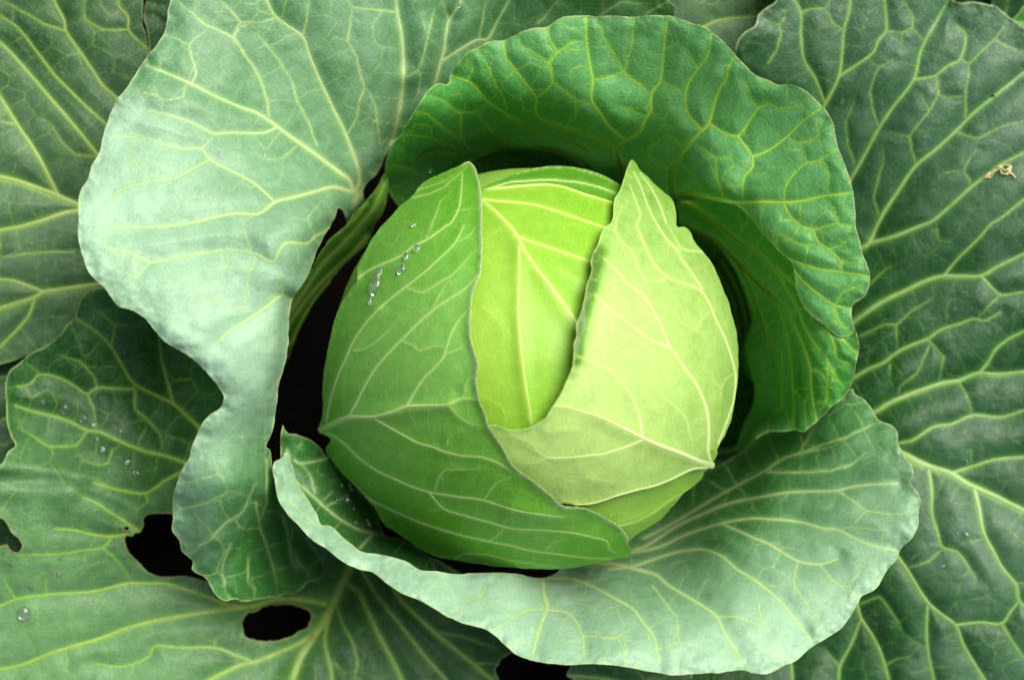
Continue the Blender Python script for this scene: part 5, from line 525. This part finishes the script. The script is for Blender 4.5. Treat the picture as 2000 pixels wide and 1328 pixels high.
LEAVES['HA'] = {'name': 'head_leaf','label': 'green head leaf wrapping the left side of the head,with water beads','mat': 'headA','seed': 21,'free': [(906.5,315),(916,315.7),(928.5,328.6),(936,355.7),(941.1,406.5),(941.1,440),(941.1,490.8),(938.7,531.5),(923.4,575.5),(920.1,602.6),(918.4,643.3),(923.4,677.1),(933.6,711),(930.2,744.9),(937,782.1),(947.2,805.9),(957.3,836.3),(974.3,863.4),(1000,905.1),(1016.9,922),(1040.7,939),(1067.8,959.3),(1088.1,979.6),(1101.6,988.1),(1125.3,989.8),(1145.7,993.2),(1176.2,1006.7),(1216.8,1035.5),(1226.3,1050.8)],'rimw': 5.5,'cell': 46,'net': 0.4,'puck': 1.6,'curl': (9,8),'ruf': 1.5,'bump': 0.5,'thick': 1.6,'head': (1035,712,412,408,432),'off': 24,'outline': [(916,315.7),(889.6,327.9),(855.7,342.1),(825.2,359.1),(801.5,386.2),(781.2,403.1),(757.5,430.2),(743.9,443.4),(723.6,470.5),(706.6,504.4),(698.2,524.7),(696.5,548.4),(682.9,568.7),(669.4,589.1),(654.1,622.9),(645.7,656.8),(637.2,697.5),(630.4,744.9),(630.4,792.3),(627,822.8),(622,842.1),(635.5,849.9),(645.7,860.1),(635.5,878),(649.1,898.3),(669.4,925.4),(689.7,945.8),(710,966.8),(730.4,989.8),(750.7,1023.7),(771,1037.2),(804.9,1060.9),(838.8,1081.3),(865.9,1090.7),(899.7,1094.8),(940.4,1101.6),(1000,1108.4),(1033.9,1110),(1101.6,1110.4),(1152.4,1103.3),(1189.7,1094.8),(1213.4,1088.7),(1233.1,1084),(1232.4,1074.5),(1227,1064.3),(1226.3,1050.8),(1216.8,1035.5),(1196.5,1018.6),(1176.2,1006.7),(1145.7,993.2),(1125.3,989.8),(1101.6,988.1),(1088.1,979.6),(1067.8,959.3),(1040.7,939),(1016.9,922),(1000,905.1),(984.4,878),(974.3,863.4),(957.3,836.3),(947.2,805.9),(937,782.1),(930.2,744.9),(933.6,711),(923.4,677.1),(918.4,643.3),(920.1,602.6),(923.4,575.5),(930.2,555.2),(938.7,531.5),(941.1,490.8),(941.1,440),(941.1,406.5),(936,355.7),(928.5,328.6)],'dH': [(917,317,40),(935,400,16),(925,600,10),(935,800,12),(1000,930,14),(1100,990,22),(1230,1085,90),(1180,1010,30),(640,700,0),(623,841,25),(750,1050,0),(1000,1100,10),(780,600,0),(850,850,0)],'bend': [([(637.2,822.8),(659.2,734.7),(689.7,667),(737.1,606)],6,14),([(623.6,841.4),(679.5,816),(764.2,805.9),(872.6,790.6)],7,18),([(1000,996.6),(1081.3,1008.4),(1145.7,994.9)],10,22)],'bloom': [(900,350,-0.1),(850,450,0.1),(720,560,0.3),(900,650,0.8),(700,700,0.7),(800,800,0.7),(900,800,0.6),(650,800,0),(800,950,0),(1000,1000,-0.1),(1080,960,0.6),(1200,1070,-0.1),(900,1050,-0.2),(930,880,-0.1)],'P': [(14,3.5,[(622.6,842.1),(645.7,829.6),(679.5,816),(730.4,814.3),(764.2,805.9),(794.7,794),(832,792.3),(872.6,790.6),(903.1,778.8),(934.6,780.4)]),(6,3,[(679.5,814.3),(693.1,792.3),(713.4,751.7),(737.1,714.4),(764.2,683.9),(787.9,660.2),(818.4,629.7),(845.5,606),(879.4,582.3),(906.5,565.3),(933.6,538.2)]),(5.5,2.5,[(637.2,822.8),(645.7,778.8),(659.2,734.7),(676.2,697.5),(689.7,667),(710,636.5),(737.1,606),(764.2,582.3),(794.7,558.6),(825.2,534.9),(859.1,504.4),(889.6,473.9),(906.5,440)]),(5.5,2.5,[(698.2,543.3),(720.2,528.1),(750.7,514.5),(781.2,501),(808.3,480.7),(835.4,467.1),(859.1,450.2),(872.6,440),(879.4,437),(896.3,406.5),(901.4,365.9),(903.1,338.8)]),(5,2.5,[(794.7,792.3),(808.3,768.6),(825.2,741.5),(848.9,717.8),(865.9,697.5),(872.6,677.1),(879.4,656.8),(893,629.7),(913.3,606)]),(5.5,3,[(730.4,817.7),(750.7,829.6),(781.2,846.5),(811.7,863.4),(855.7,877),(855.7,878),(899.7,889.9),(940.4,893.2),(974.3,905.1),(1000,922)]),(6,3,[(635.5,844.8),(655.8,853.3),(676.2,870.2),(693.1,887.2),(710,901.7),(737.1,920.3),(771,935.6),(804.9,950.8),(838.8,961),(889.6,969.5),(940.4,976.2),(1000,994.9),(1033.9,1001.6),(1081.3,1008.4),(1101.6,1010.1)]),(5,2.5,[(703.3,962.7),(737.1,983),(781.2,1003.3),(821.8,1020.3),(872.6,1037.2),(923.4,1050.8),(974.3,1060.9),(1000,1066),(1033.9,1074.5),(1084.7,1081.3),(1135.5,1088),(1189.7,1091.4)]),(4,2.5,[(838.8,962.7),(865.9,993.2),(906.5,1006.7),(957.3,1020.3),(1000,1032.1),(1061,1035.5),(1118.6,1040.6),(1152.4,1047.4),(1186.3,1057.5),(1189.7,1071.1),(1199.9,1077.9)])],'S': [(3,2,[(689.7,683.9),(710,682.2),(730.4,670.4),(754.1,650),(774.4,626.3)]),(3,2.5,[(787.9,667),(804.9,673.7),(818.4,685.6),(842.1,677.1),(872.6,675.4)]),(3,2,[(872.6,690.7),(896.3,680.5),(916.7,663.6)]),(3,2,[(794.7,562),(825.2,570.4),(859.1,551.8),(882.8,538.2),(906.5,514.5),(920.1,494.2)]),(2.5,2,[(845.5,602.6),(859.1,575.5),(876,548.4)]),(2,2,[(832,467.1),(845.5,440)]),(2,2,[(896.3,470.5),(916.7,460.3),(930.2,440)]),(3.5,3,[(872.6,790.6),(893,809.2),(913.3,826.2),(947.2,834.6)]),(2,1.5,[(903.1,778.8),(913.3,744.9),(920.1,724.6)]),(2,1.5,[(872.6,870.2),(876,853.3),(896.3,843.1)]),(2.5,2,[(838.8,449.9),(848.9,426.8),(859.1,393),(872.6,382.8)]),(2,2,[(899.7,409.9),(916.7,408.2)]),(3,2,[(804.9,386.2),(838.8,379.4),(865.9,365.9),(899.7,338.8),(913.3,325.2)]),(2,2,[(811.7,372.6),(855.7,359.1),(899.7,335.4)]),(2.5,2,[(848.9,957.6),(854,939),(865.9,918.7),(906.5,915.3),(940.4,917)]),(2.5,2,[(943.8,976.2),(970.9,942.4),(1000,930.5)]),(2.5,2,[(953.9,1055.8),(974.3,1044),(984.4,1032.1),(984.4,1016.9),(1000,1013.5)]),(2,2,[(1067.8,1072.8),(1084.7,1057.5),(1101.6,1054.2)]),(3,2,[(889.6,1089.7),(906.5,1081.3),(940.4,1081.3),(974.3,1088),(1000,1094.8),(1033.9,1099.9),(1091.5,1108.4)]),(2,2,[(865.9,993.2),(838.8,998.3)])]}
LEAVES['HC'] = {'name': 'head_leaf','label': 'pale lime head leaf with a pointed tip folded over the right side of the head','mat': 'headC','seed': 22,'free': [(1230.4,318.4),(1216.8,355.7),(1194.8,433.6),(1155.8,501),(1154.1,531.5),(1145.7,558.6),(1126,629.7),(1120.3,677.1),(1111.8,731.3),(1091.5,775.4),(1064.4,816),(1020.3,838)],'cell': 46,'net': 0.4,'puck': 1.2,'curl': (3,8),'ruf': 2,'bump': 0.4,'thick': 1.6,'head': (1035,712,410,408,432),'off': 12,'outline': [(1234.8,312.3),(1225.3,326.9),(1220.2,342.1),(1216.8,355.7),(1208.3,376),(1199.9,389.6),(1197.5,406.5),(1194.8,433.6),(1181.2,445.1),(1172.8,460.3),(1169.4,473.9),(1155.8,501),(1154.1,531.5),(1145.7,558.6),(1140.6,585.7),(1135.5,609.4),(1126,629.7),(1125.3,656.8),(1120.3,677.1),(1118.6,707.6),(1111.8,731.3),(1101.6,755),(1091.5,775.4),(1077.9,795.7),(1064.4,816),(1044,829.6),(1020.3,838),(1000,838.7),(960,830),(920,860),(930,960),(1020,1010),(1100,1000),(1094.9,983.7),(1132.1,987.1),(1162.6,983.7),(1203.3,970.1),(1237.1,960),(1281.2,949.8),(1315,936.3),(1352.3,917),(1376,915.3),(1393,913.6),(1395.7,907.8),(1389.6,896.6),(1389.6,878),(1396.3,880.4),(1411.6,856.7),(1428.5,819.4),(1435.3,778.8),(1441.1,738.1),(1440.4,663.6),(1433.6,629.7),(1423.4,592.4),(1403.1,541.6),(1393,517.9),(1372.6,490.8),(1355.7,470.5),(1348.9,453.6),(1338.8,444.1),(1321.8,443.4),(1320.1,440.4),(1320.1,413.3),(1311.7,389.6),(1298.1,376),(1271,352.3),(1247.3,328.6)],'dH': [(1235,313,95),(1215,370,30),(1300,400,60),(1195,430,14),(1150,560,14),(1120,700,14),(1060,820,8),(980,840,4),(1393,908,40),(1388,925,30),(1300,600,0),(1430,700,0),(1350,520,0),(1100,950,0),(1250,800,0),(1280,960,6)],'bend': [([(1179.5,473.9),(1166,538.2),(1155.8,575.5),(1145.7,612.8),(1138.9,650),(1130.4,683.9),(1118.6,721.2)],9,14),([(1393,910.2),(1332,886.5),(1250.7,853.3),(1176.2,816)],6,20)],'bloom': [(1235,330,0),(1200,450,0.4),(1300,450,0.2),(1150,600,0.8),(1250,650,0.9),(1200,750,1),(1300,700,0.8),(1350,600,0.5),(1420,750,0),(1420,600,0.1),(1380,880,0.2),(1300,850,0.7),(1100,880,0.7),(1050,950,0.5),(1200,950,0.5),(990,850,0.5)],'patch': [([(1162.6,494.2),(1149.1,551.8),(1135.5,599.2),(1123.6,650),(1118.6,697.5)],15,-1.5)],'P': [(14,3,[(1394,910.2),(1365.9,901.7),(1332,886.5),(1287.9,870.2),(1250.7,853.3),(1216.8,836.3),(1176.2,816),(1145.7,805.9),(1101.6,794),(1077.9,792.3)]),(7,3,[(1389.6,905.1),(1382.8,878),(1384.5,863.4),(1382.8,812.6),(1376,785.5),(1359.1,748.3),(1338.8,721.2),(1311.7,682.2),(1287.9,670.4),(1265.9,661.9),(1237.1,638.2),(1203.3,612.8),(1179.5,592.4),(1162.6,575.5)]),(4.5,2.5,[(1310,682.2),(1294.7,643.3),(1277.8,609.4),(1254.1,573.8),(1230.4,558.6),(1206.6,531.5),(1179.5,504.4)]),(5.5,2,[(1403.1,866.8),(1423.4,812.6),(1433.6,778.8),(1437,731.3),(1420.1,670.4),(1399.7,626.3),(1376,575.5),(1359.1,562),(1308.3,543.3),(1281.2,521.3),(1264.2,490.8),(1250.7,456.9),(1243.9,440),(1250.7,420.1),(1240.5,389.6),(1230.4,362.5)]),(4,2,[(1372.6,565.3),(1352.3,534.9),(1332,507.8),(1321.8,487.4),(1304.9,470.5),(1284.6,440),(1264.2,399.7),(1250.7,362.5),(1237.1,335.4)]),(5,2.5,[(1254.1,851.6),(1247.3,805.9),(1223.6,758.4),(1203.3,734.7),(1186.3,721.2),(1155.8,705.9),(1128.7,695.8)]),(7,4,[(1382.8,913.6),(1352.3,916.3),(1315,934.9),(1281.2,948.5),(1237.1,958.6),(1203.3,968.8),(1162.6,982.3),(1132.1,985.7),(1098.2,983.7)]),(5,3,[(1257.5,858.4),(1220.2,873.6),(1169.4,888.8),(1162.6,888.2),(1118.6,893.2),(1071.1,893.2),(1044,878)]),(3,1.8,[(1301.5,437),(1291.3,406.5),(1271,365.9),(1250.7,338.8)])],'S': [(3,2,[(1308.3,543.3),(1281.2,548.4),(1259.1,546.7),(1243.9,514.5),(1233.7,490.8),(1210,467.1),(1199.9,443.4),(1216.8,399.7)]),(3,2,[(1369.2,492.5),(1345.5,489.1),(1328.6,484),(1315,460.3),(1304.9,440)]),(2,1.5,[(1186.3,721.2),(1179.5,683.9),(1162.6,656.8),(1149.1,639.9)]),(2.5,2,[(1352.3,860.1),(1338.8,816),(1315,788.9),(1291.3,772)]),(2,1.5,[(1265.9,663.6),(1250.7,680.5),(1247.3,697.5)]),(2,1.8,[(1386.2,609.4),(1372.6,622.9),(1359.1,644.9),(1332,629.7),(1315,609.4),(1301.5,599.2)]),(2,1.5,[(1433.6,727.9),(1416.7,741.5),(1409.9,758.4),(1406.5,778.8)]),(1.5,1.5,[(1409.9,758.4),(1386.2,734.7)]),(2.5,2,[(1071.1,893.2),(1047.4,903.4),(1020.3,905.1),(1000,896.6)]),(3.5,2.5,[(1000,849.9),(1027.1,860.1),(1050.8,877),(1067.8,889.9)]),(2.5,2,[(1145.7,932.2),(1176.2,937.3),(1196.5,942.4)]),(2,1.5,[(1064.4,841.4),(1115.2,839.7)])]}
LEAVES['HM'] = {'name': 'head_leaf','label': 'smooth yellow-green leaf exposed in the middle of the head','mat': 'headB','seed': 23,'free': [],'cell': 60,'net': 0.4,'puck': 0.8,'curl': (2,8),'ruf': 1,'bump': 0.3,'thick': 1.6,'head': (1035,712,408,404,430),'off': -4,'outline': [(880,470),(925,400),(940.4,374.3),(960.7,367.5),(981,364.2),(1000,361.8),(1033.9,360.1),(1067.8,358.4),(1101.6,363.5),(1135.5,375.3),(1169.4,386.2),(1196.5,394),(1260,420),(1300,520),(1300,800),(1150,950),(950,960),(860,860),(850,600)],'dH': [(940,370,10),(1200,395,0),(1060,600,0),(1060,900,0),(900,700,0),(1250,700,0)],'bend': [([(1125.3,629.7),(1074.5,558.6),(1006.8,456.9),(974.3,420.1),(943.8,393)],6,24),([(1037.3,826.2),(1016.9,677.1),(1013.6,484)],4,16)],'bloom': [(1000,400,0),(1150,400,-0.1),(1000,500,0.5),(1100,550,0.1),(1080,500,0.5),(960,700,0.7),(1050,700,0.6),(1100,750,-0.1),(1000,800,0.3),(950,600,0.8),(1130,600,-0.2),(1060,830,-0.2)],'P': [(9,7,[(1127,633.1),(1101.6,595.8),(1074.5,558.6),(1050.8,528.1),(1027.1,494.2),(1006.8,456.9),(974.3,420.1),(942.1,391.3)]),(6,4,[(1005.1,460.3),(1044,473.9),(1094.9,490.8),(1159.2,513.8)]),(7,5,[(1013.6,480.7),(1013.6,534.9),(1011.9,609.4),(1016.9,677.1),(1023.7,738.1),(1039,829.6)]),(6,4,[(943.8,389.6),(974.3,393),(1000,394.6),(1050.8,401.4),(1084.7,411.6),(1128.7,426.8),(1193.1,448.8)]),(7,5,[(957.3,368.6),(1000,365.2),(1033.9,361.4),(1067.8,359.8),(1101.6,364.8),(1135.5,376.7),(1196.5,395.3)])],'S': [(1.5,1.5,[(1091.5,524.7),(1118.6,541.6),(1142.3,551.8)]),(1.5,1.5,[(940.4,595.8),(967.5,619.5),(984.4,650)]),(1.5,1.5,[(940.4,772),(974.3,788.9),(987.8,809.2),(987.8,829.6)])]}
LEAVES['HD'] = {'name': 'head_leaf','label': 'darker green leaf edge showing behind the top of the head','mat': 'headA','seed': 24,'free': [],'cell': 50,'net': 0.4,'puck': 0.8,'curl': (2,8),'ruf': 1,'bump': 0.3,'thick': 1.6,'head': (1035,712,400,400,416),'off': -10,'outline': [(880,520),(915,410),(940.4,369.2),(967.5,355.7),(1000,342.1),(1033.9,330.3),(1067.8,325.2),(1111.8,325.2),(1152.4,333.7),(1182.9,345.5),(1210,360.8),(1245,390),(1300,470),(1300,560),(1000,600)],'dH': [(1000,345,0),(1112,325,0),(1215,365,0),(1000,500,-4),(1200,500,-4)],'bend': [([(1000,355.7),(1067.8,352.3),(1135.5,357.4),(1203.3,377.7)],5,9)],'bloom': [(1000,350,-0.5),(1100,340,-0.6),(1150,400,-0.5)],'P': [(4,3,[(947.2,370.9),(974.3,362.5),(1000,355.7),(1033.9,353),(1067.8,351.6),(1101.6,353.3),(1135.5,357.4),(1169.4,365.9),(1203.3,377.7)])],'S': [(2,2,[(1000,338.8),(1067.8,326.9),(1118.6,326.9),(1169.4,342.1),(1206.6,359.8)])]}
LEAVES['HE'] = {'name': 'head_leaf','label': 'green leaf tucked under the pale folded leaf at lower right of the head','mat': 'headE','seed': 25,'free': [],'cell': 50,'net': 0.4,'puck': 0.8,'curl': (2,8),'ruf': 1,'bump': 0.3,'thick': 1.6,'head': (1035,712,406,404,424),'off': -4,'outline': [(1050,950),(1200,920),(1400,880),(1382.8,915.3),(1376,920.3),(1369.2,935.6),(1352.3,950.8),(1338.8,959.3),(1321.8,979.6),(1294.7,1010.1),(1271,1027.1),(1254.1,1037.2),(1230.4,1054.8),(1223.6,1060.9),(1203.3,1067.7),(1150,1060),(1080,1020)],'dH': [(1393,908,20),(1230,1055,30),(1300,1000,0),(1100,1000,0)],'bend': [([(1210,1027.1),(1277.8,1000),(1338.8,959.3)],6,10)],'bloom': [(1250,1000,0.2),(1350,930,0.1),(1230,1040,-0.3)],'P': [(6,5,[(1203.3,1029.4),(1243.9,1018.6),(1277.8,1000),(1304.9,979.6),(1338.8,959.3),(1352.3,950.8)])],'S': [(1.5,1.5,[(1193.1,1006.7),(1206.6,996.6),(1220.2,1006.7)])]}
DROPS = [('HA', (733.7, 559.2), 12, 16, 'largest, oval water bead on the left head leaf'),('HA', (784.6, 527.4), 8, 9, 'round water bead right of the largest oval bead on the head'),('HA', (743.9, 530.8), 6, 7.5, 'water bead just above the largest oval bead on the head'),('HA', (794, 502), 6, 7, 'water bead on the head, lower of the close pair beside the vein'),('HA', (815, 486.7), 6.5, 6.5, 'water bead on the head, upper of the close pair beside the vein'),('HA', (723.6, 589.1), 5, 7.5, 'small oval water bead just below the largest oval bead'),('HA', (808.9, 441), 4.5, 4.5, 'topmost small water bead on the left head leaf'),('LL', (126, 797.4), 9.5, 9.5, 'largest water bead on the dark leaf at far left'),('LL', (164.3, 817.7), 7.5, 8, 'second largest bead of the dark far-left leaf, right of the largest'),('LL', (84.7, 783.8), 4, 5, 'tiny water bead left of the largest bead on the dark far-left leaf'),('LL', (184.6, 828.9), 6, 5, 'flat water bead touching the rib on the dark far-left leaf'),('LL', (202.6, 815), 3, 3, 'tiny bright water bead above the rib of the dark far-left leaf'),('LL', (234.8, 840.7), 2.8, 2.8, 'tiny water bead right of the rib on the dark far-left leaf'),('LL', (189, 859.4), 4, 4, 'small water bead just below the rib of the dark far-left leaf'),('LL', (199.9, 879.7), 6, 7, 'water bead below the rib, third of the downward trail on the far-left leaf'),('LL', (279.5, 858.4), 2.5, 2.5, 'tiny rightmost water bead under the rib on the far-left leaf'),('LL', (246.6, 903.4), 5.5, 7.5, 'oval water bead low on the far-left leaf above the eaten hole'),('LL', (263.2, 922.7), 7, 5.5, 'lowest, flattened water bead of the trail above the eaten hole'),('LL', (47.4, 1197.1), 12, 12, 'big milky round water bead alone on the bottom-left leaf'),('LL', (116.2, 1119.2), 4.5, 4.5, 'small water bead left of the big eaten hole'),('L3b', (636.5, 931.5), 3, 3, 'tiny upper left water bead in the shaded fold below the head'),('L3b', (666, 948.5), 4, 5, 'small water bead left of the wide one in the shaded fold'),('L3b', (682.9, 951.8), 8, 7.5, 'wide water bead in the upper shaded fold beside the head'),('L3b', (702.6, 960), 5.5, 6, 'bright sparkling water bead at the edge of the fold against the head'),('L3b', (676.8, 976.2), 7.5, 9.5, 'tall oval water bead in the middle of the shaded fold'),('L3b', (654.8, 975.6), 4, 5, 'small leftmost water bead beside the tall oval one'),('L3b', (688, 993.9), 3, 3, 'tiny water bead below the tall oval one in the fold'),('L3b', (693.8, 1020.3), 3.5, 3.5, 'tiny water bead left of the lowest big bead in the fold'),('L3b', (716.8, 1021), 8, 7, 'lowest big water bead in the shaded fold'),('R', (1887.9, 1041.6), 4.5, 3, 'bright water fleck on the lower right leaf, right of a pair'),('R', (1869.2, 1042.6), 2.8, 2.8, 'tiny water bead on the lower right leaf, left of a pair'),('R', (1842.8, 1105), 3, 3, 'tiny water bead below the pair on the lower right leaf'),('R', (1886.9, 900.7), 3, 3, 'tiny water bead just above the thick right midrib'),('L1', (898, 11.2), 3.5, 4, 'tiny water bead on the vein fork at the top of the photo'),('L2', (842.1, 333.7), 5, 4, 'small water bead above the tip of the left head leaf')]
SCRAP = [([(1920.1, 348.9), (1931.9, 340.4), (1943.8, 333.7), (1955.6, 326.9)], 2.2), ([(1955.6, 326.9), (1964.1, 333.7), (1974.3, 325.2), (1969.2, 338.8), (1957.3, 338.8), (1953.9, 330.3)], 2.4), ([(1970.9, 337.1), (1979.3, 342.1), (1982.7, 348.2)], 2), ([(1947.2, 326.9), (1960.7, 323.5), (1972.6, 321.8)], 1.6), ([(1925.1, 348.2), (1937.0, 343.8), (1940.4, 337.1)], 1.5)]
SURF = {}; SH = {}
for key, sp in LEAVES.items():
    g = 2.2 if 'head' in sp else 2.6
    if sp.get('low'): g = 9.
    if sp['mat'] == 'inner' or key in ('TR', 'TS', 'BL', 'BM', 'BH', 'HD', 'HE'): g = 3.4
    sheets = [sp]+([sp['extra']] if 'extra' in sp else [])
    Vs, Fs, A, res = [], [], [], []
    off = 0
    for sh in sheets:
        V, F, at, G, h = build_sheet(sp, sh, g, (res[0][1], res[0][2]) if res else None)
        Vs.append(V); Fs.append(F+off); off += len(V); A.append(at); res.append((sh, G, h))
    at = {k: np.concatenate([a[k] for a in A]) for k in A[0]}
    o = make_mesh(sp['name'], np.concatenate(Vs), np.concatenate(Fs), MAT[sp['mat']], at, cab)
    o['label'] = sp['label']
    for sh, G, h in res: build_ribs(sp, sh, G, h, o)
    SURF[key] = (res[0][1], res[0][2])
    if len(res) > 1: SURF[key+'b'] = (res[1][1], res[1][2])
    print(key, len(at['vein']), round(time.time()-T0, 1))
for o in list(cab.children): o.matrix_parent_inverse = INV

# ---------------------------------------------------------------- water beads
M = N('water')
b = M.n('ShaderNodeBsdfPrincipled'); b.inputs['Base Color'].default_value = (1, 1, 1, 1); b.inputs['Roughness'].default_value = .02
b.inputs['Transmission Weight'].default_value = .97; b.inputs['IOR'].default_value = 1.34; b.inputs['Coat Weight'].default_value = 1; b.inputs['Coat Roughness'].default_value = .02
o = M.n('ShaderNodeOutputMaterial'); M.l(b.outputs[0], o.inputs[0]); WATER = M.m
def surf_point(key, x, y):
    G, h = SURF[key]; f = lambda a, b: float(G.sample(h, np.array([a]), np.array([b]))[0])
    e = 4.; p = to_world(np.array(x), np.array(y), np.array(f(x, y)))
    px = to_world(np.array(x+e), np.array(y), np.array(f(x+e, y))); py = to_world(np.array(x), np.array(y-e), np.array(f(x, y-e)))
    n = np.cross(px-p, py-p); n /= np.linalg.norm(n)
    return Vector(p), Vector(n)
for i, (key, (x, y), rx, ry, lab) in enumerate(DROPS):
    if key == 'L3b': key = 'L3b'
    p, n = surf_point(key, x, y); rs = np.random.RandomState(i)
    nu, nv = 24, 14; V = []
    for a in range(nv):
        t = math.pi*a/(nv-1)
        for k in range(nu):
            ph = 2*math.pi*k/nu; r = math.sin(t)*(1+.05*math.sin(2*ph+i)+.03*math.sin(3*ph+2*i))
            z = math.cos(t); z = z*.8 if z > 0 else z*.22
            V.append((r*math.cos(ph)*rx*S*1.18, r*math.sin(ph)*ry*S*1.18, z*min(rx, ry)*S))
    F = [[a*nu+k, (a+1)*nu+k, (a+1)*nu+(k+1) % nu, a*nu+(k+1) % nu] for a in range(nv-1) for k in range(nu)]
    o = make_mesh('water_droplet', V, F, WATER)
    tilt = Vector((0, 0, 1)).rotation_difference(n.lerp(Vector((0, 0, 1)), .15).normalized())
    o.rotation_mode = 'QUATERNION'; o.rotation_quaternion = tilt; o.location = p+n*.0004
    o['label'] = lab; o['category'] = 'water drop'; o['group'] = 'water beads on the cabbage leaves'

# ---------------------------------------------------------------- dried blossom scrap and speck on the right leaf
def simple(name, col, rough=.7):
    M = N(name); n = M.noise(5, 3, .6); c = M.mix(n, tuple(x*.75 for x in col[:3])+(1,), col)
    b = M.n('ShaderNodeBsdfPrincipled'); M.l(c, b.inputs['Base Color']); b.inputs['Roughness'].default_value = rough
    o = M.n('ShaderNodeOutputMaterial'); M.l(b.outputs[0], o.inputs[0]); return M.m
def strand(path, w, key='R', lift=3.5):
    q, t = resample(catmull(path, False, 1.), 2.); G, h = SURF[key]
    tg = np.gradient(q, axis=0); tg /= np.hypot(*tg.T)[:, None]+1e-6; nn = np.c_[-tg[:, 1], tg[:, 0]]
    rs = np.random.RandomState(int(path[0][0])); wd = w*(.35+.65*np.sin(np.pi*np.clip(t*.9+.05, 0, 1)))*(1+.4*rs.uniform(-1, 1, len(t)))
    V = []; m = 6
    for k in range(m):
        a = 2*math.pi*k/m
        xx = q[:, 0]+nn[:, 0]*wd*math.cos(a); yy = q[:, 1]+nn[:, 1]*wd*math.cos(a)
        V.append(to_world(xx, yy, G.sample(h, xx, yy)+lift+wd*.6*math.sin(a)+1.5*np.sin(t*9)))
    V = np.stack(V, 1).reshape(-1, 3); n = len(q)
    return V, [[i*m+k, i*m+(k+1) % m, (i+1)*m+(k+1) % m, (i+1)*m+k] for i in range(n-1) for k in range(m)]
def joined(name, paths, mat):
    Vs, Fs, off = [], [], 0
    for P, w_ in paths:
        V, F = strand(P, w_); Vs.append(V); Fs += [[a+off for a in f] for f in F]; off += len(V)
    return make_mesh(name, np.concatenate(Vs), Fs, mat)
d = joined('dried_blossom', SCRAP, simple('dry_petal', srgb(226, 212, 150)))
d['label'] = 'crumpled straw-yellow scrap of dried blossom on a vein of the right leaf'; d['category'] = 'plant debris'
d = joined('tiny_fly', [([(1937.5, 186.5), (1940, 187), (1943, 187)], 2.0), ([(1936, 184.5), (1938.5, 185.6), (1941, 184)], .7), ([(1939, 190), (1941, 188), (1944, 190)], .6)], simple('fly_black', srgb(14, 14, 12), .4))
d['label'] = 'tiny black fly resting on the upper right leaf'; d['category'] = 'insect'

# ---------------------------------------------------------------- neighbour's leaf tip in the dark top right corner
sp = dict(seed=31, mat='mid', cell=40, puck=2, curl=(2, 10), ruf=1, bump=.5, outline=[(1972, 52), (1985, 30), (2010, 5), (2080, -20), (2200, -10), (2230, 110), (2120, 160), (2030, 110)],
          H=[(1972, 52, -260), (2050, 0, -250), (2150, 60, -260), (2100, 120, -290)], bend=[], bloom=[(2000, 50, -.2)], P=[(5, 3, [(2200, 60), (2100, 50), (1990, 45)])], S=[])
V, F, at, G, h = build_sheet(sp, sp, 3.4)
nb = make_mesh('leaf', V, F, MAT['mid'], at); build_ribs(sp, sp, G, h, nb)
nb['label'] = 'bright green leaf tip of a neighbouring plant in the dark top right corner'; nb['category'] = 'leaf'
print('built in', round(time.time()-T0, 1), 's')
